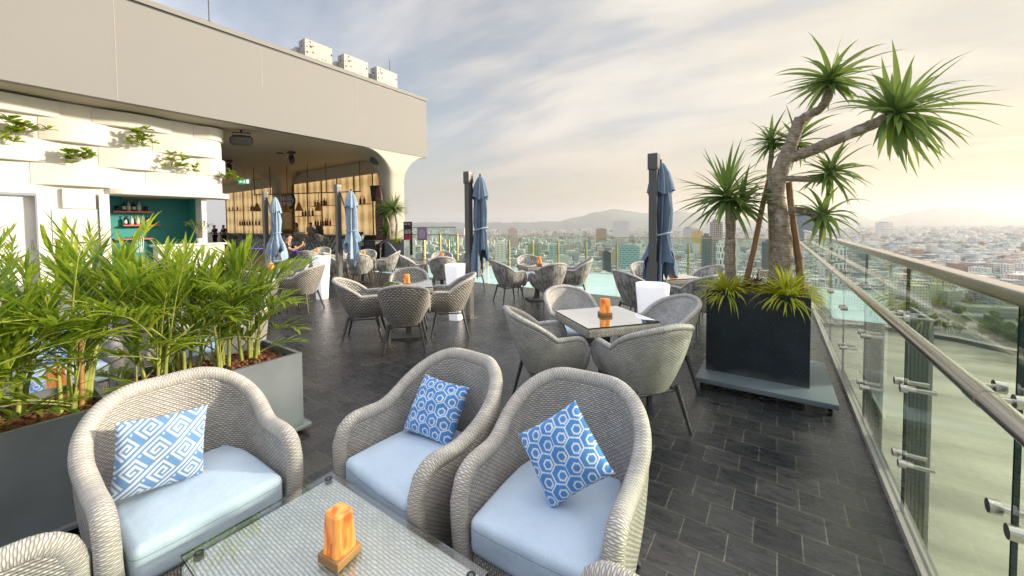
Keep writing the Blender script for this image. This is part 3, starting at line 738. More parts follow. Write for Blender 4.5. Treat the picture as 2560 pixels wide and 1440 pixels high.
def rosette(mb, c, ax, n, L, w, droop, rnd, spread=105, mat=0, seg=7, lmin=.6):
    ax = Vector(ax).normalized(); a = ax.orthogonal().normalized(); b = ax.cross(a)
    c0 = Vector(c); mb.tube([c0 - ax * .05, c0 - ax * .01, c0 + ax * .05, c0 + ax * .11], [w * .8, w * 1.15, w * .9, w * .2], 8, mat)
    for i in range(n):
        f = (i + .5) / n; th = i * 2.39996 + rnd.uniform(-.25, .25)
        ph = radians(spread) * sqrt(f) * rnd.uniform(.85, 1.08)
        d = ax * cos(ph) + (a * cos(th) + b * sin(th)) * sin(ph)
        l = L * rnd.uniform(lmin, 1.08) * (1 - .12 * f)
        leaf(mb, Vector(c) - d * .015 + ax * (.05 * (1 - f)), d, l, w * rnd.uniform(.8, 1.15), droop * rnd.uniform(.2, 1.9), rnd.uniform(-.5, .5), seg, .22, mat, .3, rnd.uniform(-.35, .35))
def pebbles(name, x0, x1, y0, y1, z, parent, n, r=.018):
    mb = MB(); rnd = random.Random(n)
    mb.box(x0, x1, y0, y1, z - .06, z - .012)
    for i in range(n):
        x, y = rnd.uniform(x0 + r, x1 - r), rnd.uniform(y0 + r, y1 - r); q = r * rnd.uniform(.7, 1.15); cz = z - .01 + rnd.uniform(-.008, .012)
        ph = rnd.random() * 6; P = []
        for a in range(5):
            la = -pi / 2 + pi * a / 4
            P.append([Vector((x + q * cos(la) * cos(ph + k * pi / 3), y + q * cos(la) * sin(ph + k * pi / 3), cz + q * .8 * sin(la))) for k in range(6)])
        mb.grid([list(reversed(p)) for p in reversed(P)], 0, None, True, True)
    o = mb.build(name, M_['soil'], parent); o['kind'] = 'stuff'; return o
def trough(label, x0, x1, y0, y1, z1, group, peb=330, wheels=True):
    cx, cy = (x0 + x1) / 2, (y0 + y1) / 2; hx, hy = (x1 - x0) / 2, (y1 - y0) / 2; th = .028
    t = thing('planter_box', label, 'planter', (cx, cy, 0), 0, group)
    b = MB(); z0 = .075
    b.box(-hx, hx, -hy, -hy + th, z0, z1); b.box(-hx, hx, hy - th, hy, z0, z1); b.box(-hx, -hx + th, -hy + th, hy - th, z0, z1); b.box(hx - th, hx, -hy + th, hy - th, z0, z1); b.box(-hx + th, hx - th, -hy + th, hy - th, z0, z0 + .04)
    b.build('box', M_['planter_grey'], t)
    d = MB(); d.rbox(hx + .03, hy + .05, .014, .005, (0, 0, .058), 2); d.build('trolley_board', M_['planter_grey'], t)
    for sx in (-1, 1):
        for sy in (-1, 1):
            w = MB(); w.tube([(sx * (hx - .06), sy * (hy - .06) - .01, .022), (sx * (hx - .06), sy * (hy - .06) + .012, .022)], .022, 10); w.build('wheel', M_['black'], t)
    pebbles('clay_pebbles', -hx + th + .002, hx - th - .002, -hy + th + .002, hy - th - .002, z1 - .045, t, peb)
    return t
def areca(label, x, y, z, seed, nst, hgt, lean=(0, 0), nfr=6, fl=.52, lw=.025):
    rnd = random.Random(seed)
    t = thing('areca_palm', label, 'palm', (x, y, z), 0, 'areca palms in the grey planter boxes')
    for s in range(nst + 2):
        short = s >= nst
        a = rnd.uniform(0, 6.28); r = rnd.uniform(.02, .09); bx, by = r * cos(a), r * sin(a); hh = hgt * (rnd.uniform(.12, .30) if short else rnd.uniform(.35, 1.0))
        ln = rnd.uniform(.05, .22)
        tx, ty = bx + cos(a) * ln * hh + lean[0] * hh, by + sin(a) * ln * hh + lean[1] * hh
        st = MB(); st.tube([(bx, by, -.03), (bx * .6 + tx * .4, by * .6 + ty * .4, hh * .5), (tx, ty, hh)], [.013, .0105, .007], 8); st.build('stem', M_['areca_stem'], t)
        k = max(3, int(nfr * .78 * (.5 + .5 * hh / hgt)))
        for q in range(k):
            fa = a + q * 2.4 + rnd.uniform(-.4, .4); el = radians(84 - 50 * (q / max(1, k - 1)) + rnd.uniform(-8, 8)); L = fl * rnd.uniform(.75, 1.1) * (.75 + .25 * hh / hgt)
            f = MB(); p = Vector((tx, ty, hh - .02 - .06 * q / k)); d = Vector((cos(fa) * cos(el), sin(fa) * cos(el), sin(el)))
            pts = []; dirs = []; N = 9
            for i in range(N + 1):
                pts.append(p.copy()); dirs.append(d.copy())
                d = (d + Vector((0, 0, -1)) * (.05 + .07 * i / N) * rnd.uniform(.6, 1.2)).normalized(); p = p + d * L / N
            f.tube(pts, [.0048 * (1 - .8 * i / N) + .0008 for i in range(N + 1)], 5, 1)
            for i in range(3, N + 1):
                sd = dirs[i].cross(Vector((0, 0, 1)))
                if sd.length < .05: sd = Vector((-sin(fa), cos(fa), 0))
                sd.normalize(); up = sd.cross(dirs[i]).normalized(); s2 = i / N
                ll = L * (.30 + .24 * sin(pi * (s2 * .85 + .1))) * rnd.uniform(.8, 1.12)
                for sg in (-1, 1):
                    for hf in ((0,) if rnd.random() < .8 else (0, .5)):
                        dd = dirs[i] * (.85 + .6 * s2) + sd * sg * (.95 - .35 * s2) + up * rnd.uniform(.1, .6)
                        q0 = pts[i] + (dirs[i] * L / N * hf)
                        leaf(f, q0, dd, ll * rnd.uniform(.85, 1.05), lw * rnd.uniform(.6, 1.05), rnd.uniform(.2, .9), rnd.uniform(-.3, .3), 5, .18, 0, .4)
            f.build('frond', [M_['areca'], M_['areca_stem']], t)
    return t

# ------------------------------------------------------------------ grey planter row with palms
PG = 'grey planter boxes between the lounge areas'
trough('grey planter box behind the hexagon pillow armchairs, its end showing beside the dining floor', -3.62, -3.0, .53, 1.47, .63, PG, 560)
trough('grey planter box behind the greek key pillow, running off the left edge', -3.62, -3.0, -.66, .46, .63, PG, 620)
trough('grey planter box deep behind the palms, left of the stone path', -8.1, -7.45, -.6, 1.15, .63, PG, 60)
S = .585
areca('areca palm at the open right end of the planter, its fronds crossing the checked chair', -3.35, 1.26, S, 11, 6, .46, (.05, .05), 6, .50)
areca('areca palm second from the right end of the planter box', -3.28, 1.05, S, 12, 5, .50, (0, 0), 6, .50)
areca('areca palm in the middle of the right planter, in front of the white bar counter', -3.36, .86, S, 13, 6, .46, (0, 0), 6, .52)
areca('areca palm at the gap between the two planter boxes', -3.24, .66, S, 14, 4, .44, (0, -.05), 6, .50)
areca('areca palm with a pale bamboo stake at its foot', -3.27, .32, S, 15, 6, .52, (0, .05), 7, .54)
areca('areca palm reaching highest against the white door', -3.42, .10, S, 16, 5, .60, (0, 0), 7, .56)
areca('areca palm hanging low at the left edge above the clay pebbles', -3.20, -.02, S, 17, 4, .42, (.1, 0), 6, .52)
areca('areca palm cut by the left edge of the picture', -3.40, -.34, S, 18, 5, .52, (0, 0), 7, .54)
areca('areca palm far behind the planters in front of the teal niche', -7.8, .95, S, 19, 4, .55, (0, 0), 6, .60)
areca('areca palm far behind the planters in front of the white door', -7.8, .25, S, 20, 4, .60, (0, 0), 6, .60)
o = MB(); o.tube([(-3.235, .36, .55), (-3.24, .37, .98)], .013, 8); tag(o.build('bamboo_stake', M_['wood']), 'short wooden stake standing among the palm stems in the left planter', 'stake')
# lounge group beyond the planters
lounge_chair('lounge armchair seen through the palms with a big blue pillow, pale seat to the camera', (-5.05, .42, 0), radians(95))
lounge_chair('lounge armchair behind the right planter, its arm showing between palm stems', (-4.75, 1.55, 0), radians(20))
lounge_chair('lounge armchair behind the palms in front of the far planter, with two pillows', (-6.1, 1.55, 0), radians(-15))
coffee_table('wicker coffee table hidden behind the left palms', (-4.35, .25, 0), .36, .30)
salt_lamp('salt lamp glowing behind the palm stems of the left planter', (-4.28, .36, .418), .3)
for lab, c, x, y in (('blue hexagon pillow seen through the left palm leaves', (-5.13, .42, .60), (0.05, 1, 0), (-.3, 0, 1)), ('blue pillow behind the right planter, showing between stems', (-4.80, 1.68, .60), (.94, .3, 0), (.1, -.3, 1)),
                     ('blue pillow right of another behind the far palms', (-5.95, 1.68, .60), (.97, -.25, 0), (0, -.35, 1)), ('blue pillow left of another behind the far palms', (-6.3, 1.62, .60), (.9, -.3, 0), (0, -.35, 1))):
    pp = pillow(lab, .32, pat_hex, 70); place3(pp, c, x, y, 0)

# ------------------------------------------------------------------ black planter with dracaena
m, t = newmat('black_terrazzo')
co = t.n('ShaderNodeTexCoord').outputs['Object']
vz = t.n('ShaderNodeTexVoronoi', {'Vector': co, 'Scale': 62.0}).outputs[0]
vc = t.n('ShaderNodeTexNoise', {'Vector': co, 'Scale': 30.0, 'Detail': 2}).outputs[0]
sp = t.math('MULTIPLY', t.math('LESS_THAN', vz, .13), t.math('GREATER_THAN', vc, .5))
nz = t.n('ShaderNodeTexNoise', {'Vector': co, 'Scale': 5.0, 'Detail': 6}).outputs[0]
base = t.ramp(nz, [(.3, (.011, .017, .024)), (.75, (.021, .030, .041))])
zz = t.n('ShaderNodeSeparateXYZ', {0: co}).outputs[2]
dust = t.math('MULTIPLY', t.ramp(t.math('ADD', zz, t.math('MULTIPLY', nz, .22)), [(.20, (1, 1, 1)), (.30, (0, 0, 0))]), .5)
col = t.mix(t.math('MULTIPLY', sp, .45), base, (.42, .42, .40, 1)); col = t.mix(dust, col, (.20, .19, .16, 1))
out(t, pbsdf(t, col=col, rough=.45, spec=.35)); M_['terrazzo'] = m
bp = thing('black_planter', 'square black speckled planter on a grey wheeled board beside the glass railing', 'planter', (-.155, 4.60, 0))
b = MB(); hx, hy = .415, .35; th = .03
for a in ((-hx, hx, -hy, -hy + th), (-hx, hx, hy - th, hy), (-hx, -hx + th, -hy + th, hy - th), (hx - th, hx, -hy + th, hy - th)): b.box(a[0], a[1], a[2], a[3], .122, .93)
b.build('box', M_['terrazzo'], bp)
s = MB(); s.box(-hx + th, hx - th, -hy + th, hy - th, .3, .86); s.build('soil', M_['soil'], bp)
bd = MB(); bd.rbox(.53, .58, .0225, .004, (.06, -.04, .099), 2); bd.build('trolley_board', pm('trolley_blue_grey', (.15, .185, .21), .5, var=.1), bp)
for x in (-.42, .06, .54):
    for y in (-.55, .45):
        w = MB(); w.tube([(x - .013, y, .028), (x + .013, y, .028)], .0275, 14); w.tube([(x - .014, y, .028), (x + .014, y, .028)], .012, 10, 1); w.box(x - .02, x + .02, y - .015, y + .03, .055, .078, 0); w.build('caster', [M_['black'], M_['brushed']], bp)
def A5(x, z, dy=0.0):   # scale the traced silhouette plane (4.95 m) to the planter's own depth and spread it in depth
    k = (4.60 + dy) / 4.95; return Vector((x * k, 4.60 + dy, 1.6 + (z - 1.6) * k))
rnd = random.Random(5)
def tree(label, name, limbs, ros, grp=None):
    base = limbs[0][0][0]
    t = thing(name, label, 'tree', (base.x, base.y, base.z), 0, grp); O = Vector(base)
    for i, (pts, rads) in enumerate(limbs):
        # dense resample with knobbly radius
        P = []; Q = []
        for k in range(len(pts) - 1):
            for s in range(6):
                f = s / 6; a, b2 = pts[k], pts[k + 1]
                pm1 = pts[max(0, k - 1)]; p2 = pts[min(len(pts) - 1, k + 2)]
                h = .5 * ((2 * a) + (b2 - pm1) * f + (2 * pm1 - 5 * a + 4 * b2 - p2) * f * f + (3 * a - pm1 - 3 * b2 + p2) * f ** 3)
                P.append(h - O); Q.append((rads[k] + (rads[k + 1] - rads[k]) * f) * rnd.uniform(.94, 1.07))
        P.append(pts[-1] - O); Q.append(rads[-1])
        mb = MB(); mb.tube(P, Q, 14); mb.build('trunk' if i == 0 else 'branch', M_['bark'], t)
    for (c, ax, n, L, w, dr, spr) in ros:
        mb = MB(); rosette(mb, c - O, ax, n, L, w, dr, rnd, spr); mb.build('leaf_rosette', M_['dracaena'], t)
    return t
trunk = [A5(.02, .85), A5(.045, 1.10), A5(.055, 1.33), A5(.035, 1.58), A5(-.01, 1.85), A5(.0, 2.05), A5(.04, 2.18), A5(.10, 2.37), A5(.15, 2.53), A5(.19, 2.67)]
rt = [.11, .095, .085, .08, .078, .075, .07, .062, .055, .05]
tree('old dracaena with bare forked trunk and spiky leaf heads rising from the black planter', 'dracaena_tree', [
    (trunk, rt),
    ([A5(.17, 2.63), A5(.27, 2.70), A5(.34, 2.73), A5(.40, 2.83), A5(.415, 2.96)], [.045, .04, .038, .036, .033]),
    ([A5(.10, 2.28), A5(.24, 2.31), A5(.40, 2.38, -.05), A5(.62, 2.47, -.12), A5(.76, 2.53, -.18), A5(.86, 2.565, -.2)], [.055, .05, .048, .046, .044, .042]),
    ([A5(.05, 2.06), A5(.18, 2.05), A5(.28, 2.035), A5(.38, 2.02)], [.03, .028, .027, .025]),
    ([A5(.10, 1.73), A5(.20, 1.725), A5(.27, 1.70), A5(.34, 1.65)], [.034, .033, .032, .03]),
    ([A5(.0, 2.10), A5(.05, 2.25, .15), A5(.13, 2.36, .22)], [.03, .026, .022])],
    [(A5(.415, 2.97), (.08, -.1, 1), 76, .51, .044, .6, 126), (A5(.87, 2.57, -.2), (.80, -.2, .42), 100, .60, .048, .75, 118),
     (A5(.42, 2.06), (.5, -.2, .9), 56, .42, .040, .8, 124), (A5(.36, 1.64), (.55, -.3, .5), 46, .42, .040, .9, 124), (A5(.14, 2.39, .22), (.2, .1, 1), 44, .42, .040, .5, 124)])
tree('young dracaena with one spiky head at the left side of the black planter', 'dracaena_tree', [
    ([A5(-.415, .85, -.1), A5(-.43, 1.2, -.1), A5(-.425, 1.5, -.1), A5(-.43, 1.72, -.1), A5(-.46, 1.84, -.1)], [.058, .05, .047, .043, .036]),
    ([A5(-.425, 1.6, -.1), A5(-.37, 1.68, -.1), A5(-.34, 1.76, -.1)], [.03, .026, .022])],
    [(A5(-.465, 1.86, -.1), (-.08, -.1, 1), 105, .64, .040, .6, 122), (A5(-.33, 1.78, -.1), (.35, -.1, .9), 36, .42, .036, .4, 118)])
tree('slim dracaena head on a thin stem beside the leaning pole', 'dracaena_tree', [
    ([A5(-.02, .85, .2), A5(-.05, 1.6, .2), A5(-.07, 2.1, .2), A5(-.055, 2.30, .2), A5(-.05, 2.40, .2)], [.025, .025, .025, .024, .022])],
    [(A5(-.05, 2.42, .2), (-.15, -.1, 1), 44, .35, .036, .45, 122)])
for lab, a, b2, r in (('slanting support pole left of the dracaena trunk', A5(-.29, .85, -.05), A5(-.05, 2.17, .06), .028), ('upright support pole right of the dracaena trunk', A5(.225, .85, .1), A5(.10, 2.02, .08), .034)):
    o = MB(); o.tube([a, a.lerp(b2, .33) + Vector((.008, 0, 0)), a.lerp(b2, .7) - Vector((.006, 0, 0)), b2], [r, r * .95, r * .85, r * .8], 10); tag(o.build('support_pole', M_['bark2']), lab, 'pole', 'poles propping the dracaena')
for lab, x, y, n, L, sd in (('yellow green spider plant at the left corner of the black planter', -.40, 4.38, 210, .35, 1), ('yellow green spider plant spilling over the right corner of the black planter', .08, 4.36, 250, .38, 2), ('small spider plant at the back of the black planter', .16, 4.80, 110, .36, 3)):
    o = MB(); rr = random.Random(sd)
    for i in range(n):
        th = rr.uniform(0, 6.28); ph = radians(rr.uniform(8, 80)); d = Vector((cos(th) * sin(ph), sin(th) * sin(ph), cos(ph)))
        leaf(o, (rr.uniform(-.03, .03), rr.uniform(-.03, .03), 0), d, L * rr.uniform(.6, 1.1), .019, rr.uniform(1.0, 2.3), rr.uniform(-.4, .4), 7, .2, 0, .3)
    tag(o.build('spider_plant', M_['spider'], None, (x, y, .87)), lab, 'plant', 'spider plants in the black planter')
o = MB(); rr = random.Random(8)
for c in ((0, 0, .06), (.09, .04, .02), (-.06, .06, .03)): rosette(o, c, (0, 0, 1), 34, .20, .018, .5, rr, 95, 0, 5)
tag(o.build('cordyline_plant', M_['cordyline'], None, (-.16, 4.52, .88)), 'dark red cordyline between the two spider plants', 'plant')
# ------------------------------------------------------------------ rooftop pavilion
BL = Vector((-24, 6, 0))
B = thing('rooftop_pavilion', 'cream rooftop bar pavilion with deep beige fascia and woven white plaster wall', 'building', BL)
def part(mb, name, mat, par=None): return mb.build(name, mat, par or B, -BL if par is None else (0, 0, 0))
XF, ZS = -16.0, 5.35
f = MB(); f.box(-16.25, XF, -7, 14.9, ZS, 8.38); f.box(-46, -16.25, 14.65, 14.9, ZS, 8.40); part(f, 'fascia', M_['beige'])
f = MB(); f.box(-16.25, XF - .02, -7, 14.88, 8.38, 8.455); part(f, 'shadow_gap', M_['black'])
f = MB(); f.box(-16.3, XF + .03, -7, 14.93, 8.455, 8.62); f.box(-46, -16.3, 14.6, 14.93, 8.455, 8.62); part(f, 'coping', M_['beige'])
for x, y, zt, zb2 in ((288, 100, 8.39, 5.36), (656, 220, 8.1, 6.9), (893, 260, 8.35, 5.36)):
    p = at_x(x, y, XF); s = MB(); s.box(XF, XF + .004, p.y - .008, p.y + .008, zb2, zt); part(s, 'fascia_seam', pm('seam_pale', (.34, .325, .30), .7))
c = MB(); c.box(-46, -16.25, -7, 14.65, ZS, ZS + .12); part(c, 'ceiling', M_['ceil'])
c = MB(); c.box(-46, -16.3, -7, 14.6, 8.2, 8.3); part(c, 'roof', M_['beige'])
def flare(cx, cy, r, zt, Rf, xmax, name, mat, ymax=99):
    mb = MB(); pr = []; n = 48
    for i in range(10): pr.append((r, (zt - Rf) * i / 9))
    for i in range(1, 15):
        a = pi / 2 * i / 14; pr.append((r + Rf * (1 - cos(a)), zt - Rf + Rf * sin(a)))
    P = []
    for (q, z) in pr:
        row = []
        for k in range(n):
            th = 2 * pi * k / n; e = .97 / (abs(cos(th)) ** 4 + abs(sin(th)) ** 4) ** .25
            row.append(Vector((min(xmax, cx + q * e * cos(th)), min(ymax, cy + q * e * sin(th)), z)))
        P.append(row)
    mb.grid([list(reversed(x)) for x in P], 0, None, True, True); return part(mb, name, mat)
flare(-16.62, 12.95, .55, ZS, 1.45, XF - .03, 'flared_column', M_['column'], 14.85)
flare(-28.9, 13.2, .55, ZS, 1.3, -10, 'flared_column', M_['ceil'], 13.58)
# woven white wall: bands bulging out of a wall that turns round the corner
XW = -17.3
def wp(s):
    if s < 5.30: return (XW, s, 1.0, 0.0)
    a = (s - 5.30) / .45
    if a < pi / 2: return (XW - .45 + .45 * cos(a), 5.30 + .45 * sin(a), cos(a), sin(a))
    return (XW - .45 - (s - 5.30 - .45 * pi / 2), 5.75, 0.0, 1.0)
def ribbon(s0, s1, z0, z1, offf, n=56, back=-.12):
    mb = MB(); P = []
    for i in range(n + 1):
        f = i / n; s = s0 + (s1 - s0) * f; x, y, nx, ny = wp(s); o = offf(f); r = min(.035, (z1 - z0) / 4)
        sec = [(back, z0), (o - r, z0), (o - .3 * r, z0 + .3 * r), (o, z0 + r), (o, z1 - r), (o - .3 * r, z1 - .3 * r), (o - r, z1), (back, z1)]
        P.append([Vector((x + nx * a, y + ny * a, z)) for a, z in sec])
    mb.grid([list(reversed(p)) for p in P], 0, None, False, True); m = len(P[0])
    mb.add(P[0], [tuple(range(m))]); mb.add(P[-1], [tuple(reversed(range(m)))]); return mb
part(ribbon(-5, 8.5, 2.78, 5.33, lambda f: 0, 120, -.3), 'upper_wall', M_['white'])
bul = lambda f: .012 + .19 * max(0, sin(pi * (f * .90 + .005)))
rows = [(4.82, 5.30, [(-.8, 1.76), (2.42, 4.27), (4.9, 6.3)]), (4.15, 4.81, [(-3.4, .35), (1.36, 2.72), (3.78, 5.95)]), (3.50, 4.14, [(-1.2, 1.46), (2.52, 4.02), (4.95, 6.5)]), (2.86, 3.49, [(1.18, 2.96), (3.58, 5.9), (-3, .1)])]
for z0, z1, iv in rows:
    for a, b in iv: part(ribbon(a, b, z0, z1, bul), 'wall_band', M_['white'])
part(ribbon(2.62, 6.15, 2.67, 2.87, lambda f: .30 * min(1, f * 10) ** .5, 40, -.9), 'niche_lintel', M_['white'])
w = MB(); w.box(XW - .3, XW, -7, -.35, 0, 2.78); w.box(XW - .3, XW, 1.30, 2.68, 0, 2.78); w.box(XW - .3, XW, -.35, 1.30, 2.62, 2.78); part(w, 'lower_wall', M_['white'])
w = MB()
for y0, y1, z0, z1 in ((-.55, 1.5, 2.60, 2.74), (1.26, 1.50, 0, 2.60)): w.box(XW, XW + .16, y0, y1, z0, z1)
part(w, 'door_surround', M_['white'])
w = MB(); w.box(XW + .001, XW + .12, 1.74, 2.40, 2.20, 2.78); w.box(XW + .001, XW + .2, 2.46, 2.68, 0, 2.66); w.box(XW + .001, XW + .14, 1.52, 2.44, 1.2, 2.18); part(w, 'wall_panel', M_['white'])
d = MB(); d.rbox(.03, .79, 1.27, .012, (XW - .16, .46, 1.28), 2); dr = part(d, 'door', pm('door_white', (.74, .75, .76), .4, var=.02))
h = MB(); h.tube([(XW - .10, 1.16, 1.0), (XW - .10, 1.16, 1.3)], .015, 8); h.build('handle', M_['brushed'], dr)
XB = -18.9
n = MB(); n.box(XB - .1, XB, 2.6, 5.2, 0, 2.78); n.box(XB, XW - .3, 2.60, 2.68, 0, 2.66); n.box(XB, -17.95, 5.08, 5.2, 0, 2.78); n.box(XB, XW - .3, 2.68, 5.08, 2.69, 2.78); part(n, 'niche_lining', M_['teal'])
n = MB(); n.box(-17.948, XW - .01, 5.06, 5.2, 0, 2.67); part(n, 'niche_pier', M_['white'])
shelves = []
for x0, x1, y in ((305, 398, 495), (282, 378, 529), (307, 400, 563), (285, 382, 597)):
    a, b = at_x(x0, y, XB + .15), at_x(x1, y + 1, XB + .15); z = (a.z + b.z) / 2; s = MB(); s.box(XB + .001, XB + .26, a.y, b.y, z - .025, z + .025); part(s, 'coral_shelf', M_['coral']); shelves.append((a.y, b.y, z + .025))
# backlit wall behind the bar
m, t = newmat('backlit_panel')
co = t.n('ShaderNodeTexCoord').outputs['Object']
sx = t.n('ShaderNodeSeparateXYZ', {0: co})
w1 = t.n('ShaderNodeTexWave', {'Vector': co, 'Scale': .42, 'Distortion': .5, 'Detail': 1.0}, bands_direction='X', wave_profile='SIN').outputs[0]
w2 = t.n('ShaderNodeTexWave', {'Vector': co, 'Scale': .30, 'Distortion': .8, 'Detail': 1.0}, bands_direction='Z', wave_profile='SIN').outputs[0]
shadow_bands = t.math('ADD', t.math('MULTIPLY', w1, .6), t.math('MULTIPLY', w2, .4))  # wave bands paint in shadows of the structure behind the panels
cc = t.ramp(shadow_bands, [(.15, (.50, .30, .11)), (.5, (.78, .51, .21)), (.8, (.95, .66, .31))])
out(t, pbsdf(t, col=(.40, .30, .17), rough=.6, emit=cc, es=.27)); M_['panel'] = m  # sunlight through the panels painted as their own emission
YB = 13.6
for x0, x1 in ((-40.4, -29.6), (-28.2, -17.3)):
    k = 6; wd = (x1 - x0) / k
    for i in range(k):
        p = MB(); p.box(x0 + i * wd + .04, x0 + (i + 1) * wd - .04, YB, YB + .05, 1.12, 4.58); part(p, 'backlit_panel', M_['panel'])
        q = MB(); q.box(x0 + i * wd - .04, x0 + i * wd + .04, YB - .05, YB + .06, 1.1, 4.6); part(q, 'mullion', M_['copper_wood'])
w = MB(); w.box(-46, -16.9, YB - .02, YB + .3, 4.6, 5.35); w.box(-46, -16.9, YB + .07, YB + .3, 0, 1.1); w.box(-29.6, -28.2, YB, YB + .2, 0, 4.6); part(w, 'back_wall', M_['ceil'])
w = MB(); w.box(-40.4, -17.3, YB - .55, YB - .06, 0.002, 1.08); part(w, 'back_counter', pm('dark_counter', (.05, .035, .025), .5))
for lab, x, y in (('small black downlight ring in the ceiling nearest the hanging spotlight', 700, 384),):
    p = at_z(x, y, ZS - .03); o = MB(); o.lathe([(.16, 0), (.16, .03)], 16, capb=True); tag(o.build('ceiling_speaker', M_['black'], None, (p.x, p.y, ZS - .031)), 'flat round black ceiling fitting left of the moving spotlight', 'ceiling fitting')
# roof cabinets and masts
m, t = newmat('perforated_sheet')
co = t.n('ShaderNodeTexCoord').outputs['UV']
v = t.n('ShaderNodeTexVoronoi', {'Vector': co, 'Scale': 7.5, 'Randomness': .9}); rd = t.n('ShaderNodeSeparateColor', {0: v.outputs[1]}).outputs[0]
hole = t.math('LESS_THAN', v.outputs[0], t.math('MULTIPLY_ADD', rd, .33, .04))
bs = pbsdf(t, col=(.33, .315, .30), rough=.5)
out(t, t.n('ShaderNodeMixShader', {0: hole, 1: bs, 2: t.n('ShaderNodeBsdfTransparent').outputs[0]}).outputs[0])
for i, (xa, xb, yt, lab) in enumerate(((762, 830, 104, 'perforated metal roof cabinet on the fascia, largest and leftmost'), (860, 920, 143, 'perforated metal roof cabinet in the middle of the row of three'), (942, 993, 174, 'perforated metal roof cabinet nearest the pavilion corner'))):
    a, b = at_x(xa, yt, -16.6), at_x(xb, yt + 22, -16.6); z1 = 9.62
    t2 = thing('roof_cabinet', lab, 'roof cabinet', (-17.1, (a.y + b.y) / 2, 8.3), 0, 'perforated roof cabinets'); hy = (b.y - a.y) / 2
    o = MB(); o.box(-.02, .5, -hy, hy, .002, z1 - 8.3); o.build('perforated_cover', m, t2)
    o = MB(); o.box(-.9, -.05, -hy - .1, hy - .1, .0, z1 - 8.55); o.build('unit_body', pm('unit_white', (.42, .43, .44), .5), t2)
for lab, x, yb, ytp in (('thin steel mast with a finial on the roof edge above the white wall', 523, 55, -60), ('thin lightning rod behind the third roof cabinet', 975, 190, 152)):
    a, b = at_x(x, yb, -17.0), at_x(x, ytp, -17.0); o = MB(); o.tube([(0, 0, 0), (0, 0, b.z - 8.3)], .018, 6); o.tube([(0, 0, 0), (0, 0, .75)], .045, 8); o.lathe([(.1, .72), (.1, .74), (.02, .80)], 8)
    tag(o.build('lightning_rod', M_['leg_metal'], None, (a.x, a.y, 8.3)), lab, 'mast', 'lightning rods on the pavilion roof')
# wall shrubs
for i, (x, y, s, n, lab) in enumerate(((45, 318, .50, 8, 'largest wall shrub, hanging from the upper pocket at the left edge'), (165, 388, .36, 5, 'wall shrub left of a twin in the lowest planted pocket'), (213, 390, .36, 5, 'wall shrub right of a twin in the lowest planted pocket'), (350, 348, .44, 7, 'wall shrub tucked beneath the top band, above the teal niche'), (437, 408, .42, 6, 'wall shrub with low round leaves nearest above the niche lintel'), (487, 420, .24, 3, 'smallest wall shrub, a few leaves near the plaster corner'), (566, 445, .40, 4, 'wall shrub peeping round the plaster corner beside the exit sign'))):
    p = at_x(x, y, -16.95); rr = random.Random(30 + i); o = MB()
    for k in range(n * 2):
        c = Vector((rr.uniform(-.05, .25) * s, rr.gauss(0, .40) * s, rr.gauss(0, .34) * s)); o.tube([(-.25, c.y * .3, -.2 * s), c * .6 + Vector((0, 0, -.05)), c], .007, 5, 1)
        for j in range(9):
            th = j * .7 + rr.random(); ph = radians(rr.uniform(35, 80)); leaf(o, c, (cos(th) * sin(ph) + .3, sin(th) * sin(ph), cos(ph)), .34 * s * rr.uniform(.7, 1.2) + .06, .13 * s + .03, .6, rr.uniform(-.6, .6), 4, .1, 0, .72)
    tag(o.build('wall_shrub', [M_['wallleaf'], M_['bark2']], None, p), lab, 'shrub', 'green shrubs growing from the white woven wall')
# loudspeakers, spotlight, exit sign
def loudspeaker(label, p, rz, s):
    t = thing('loudspeaker', label, 'speaker', p, rz, 'black loudspeakers under the pavilion roof')
    mb = MB(); prof = [(-.28, .10), (-.20, .19), (.20, .19), (.28, .10), (.28, -.10), (.2, -.17), (-.2, -.17), (-.28, -.10)]
    P = [[Vector((x * 1.35 * s, y * s, z * s)) for (x, z) in prof] for y in (-.17, .17)]
    R_ = rotm('X', radians(20)); P = [[R_ @ q for q in r] for r in P]
    mb.grid(P, 0, None, False, True); mb.add(P[0], [tuple(range(8))]); mb.add(P[1], [tuple(reversed(range(8)))]); mb.build('cabinet', M_['black'], t)
    g = MB(); g.rbox(.34 * s, .008, .15 * s, .01, (0, -.172 * s, 0), 2, M=R_); g.build('grille', pm('grille_grey', (.03, .03, .032), .6), t)
    br = MB(); br.tube([(-.3 * s, 0, .1 * s), (-.3 * s, 0, .30 * s), (.3 * s, 0, .30 * s), (.3 * s, 0, .1 * s)], .02, 6); br.tube([(0, 0, .30 * s), (0, 0, .42 * s)], .04, 8); br.build('bracket', M_['black'], t)
for lab, x, y, s in (('black loudspeaker hanging next to the white wall corner', 603, 345, .95), ('black loudspeaker hanging next to the flared column', 945, 398, 1.0)):
    p = at_z(x, 325 if x < 700 else 380, ZS); loudspeaker(lab, (p.x, p.y, ZS - .42 * s), radians(62), s)
p = at_y(943, 483, 13.1); t2 = thing('loudspeaker', 'upright black loudspeaker on the backlit wall beside the red surfboard', 'speaker', (p.x, p.y, p.z), radians(18), 'black loudspeakers under the pavilion roof')
o = MB(); o.rbox(.27, .22, .43, .03, (0, 0, 0), 2, M=rotm('X', radians(8))); o.build('cabinet', M_['black'], t2)
o = MB(); o.rbox(.24, .008, .40, .006, (0, -.225, 0), 1, M=rotm('X', radians(8))); o.build('grille', pm('grille_dark', (.025, .025, .027), .6), t2)
o = MB(); o.tube([(0, .1, 0), (0, .5, 0)], .03, 8); o.build('bracket', M_['black'], t2)
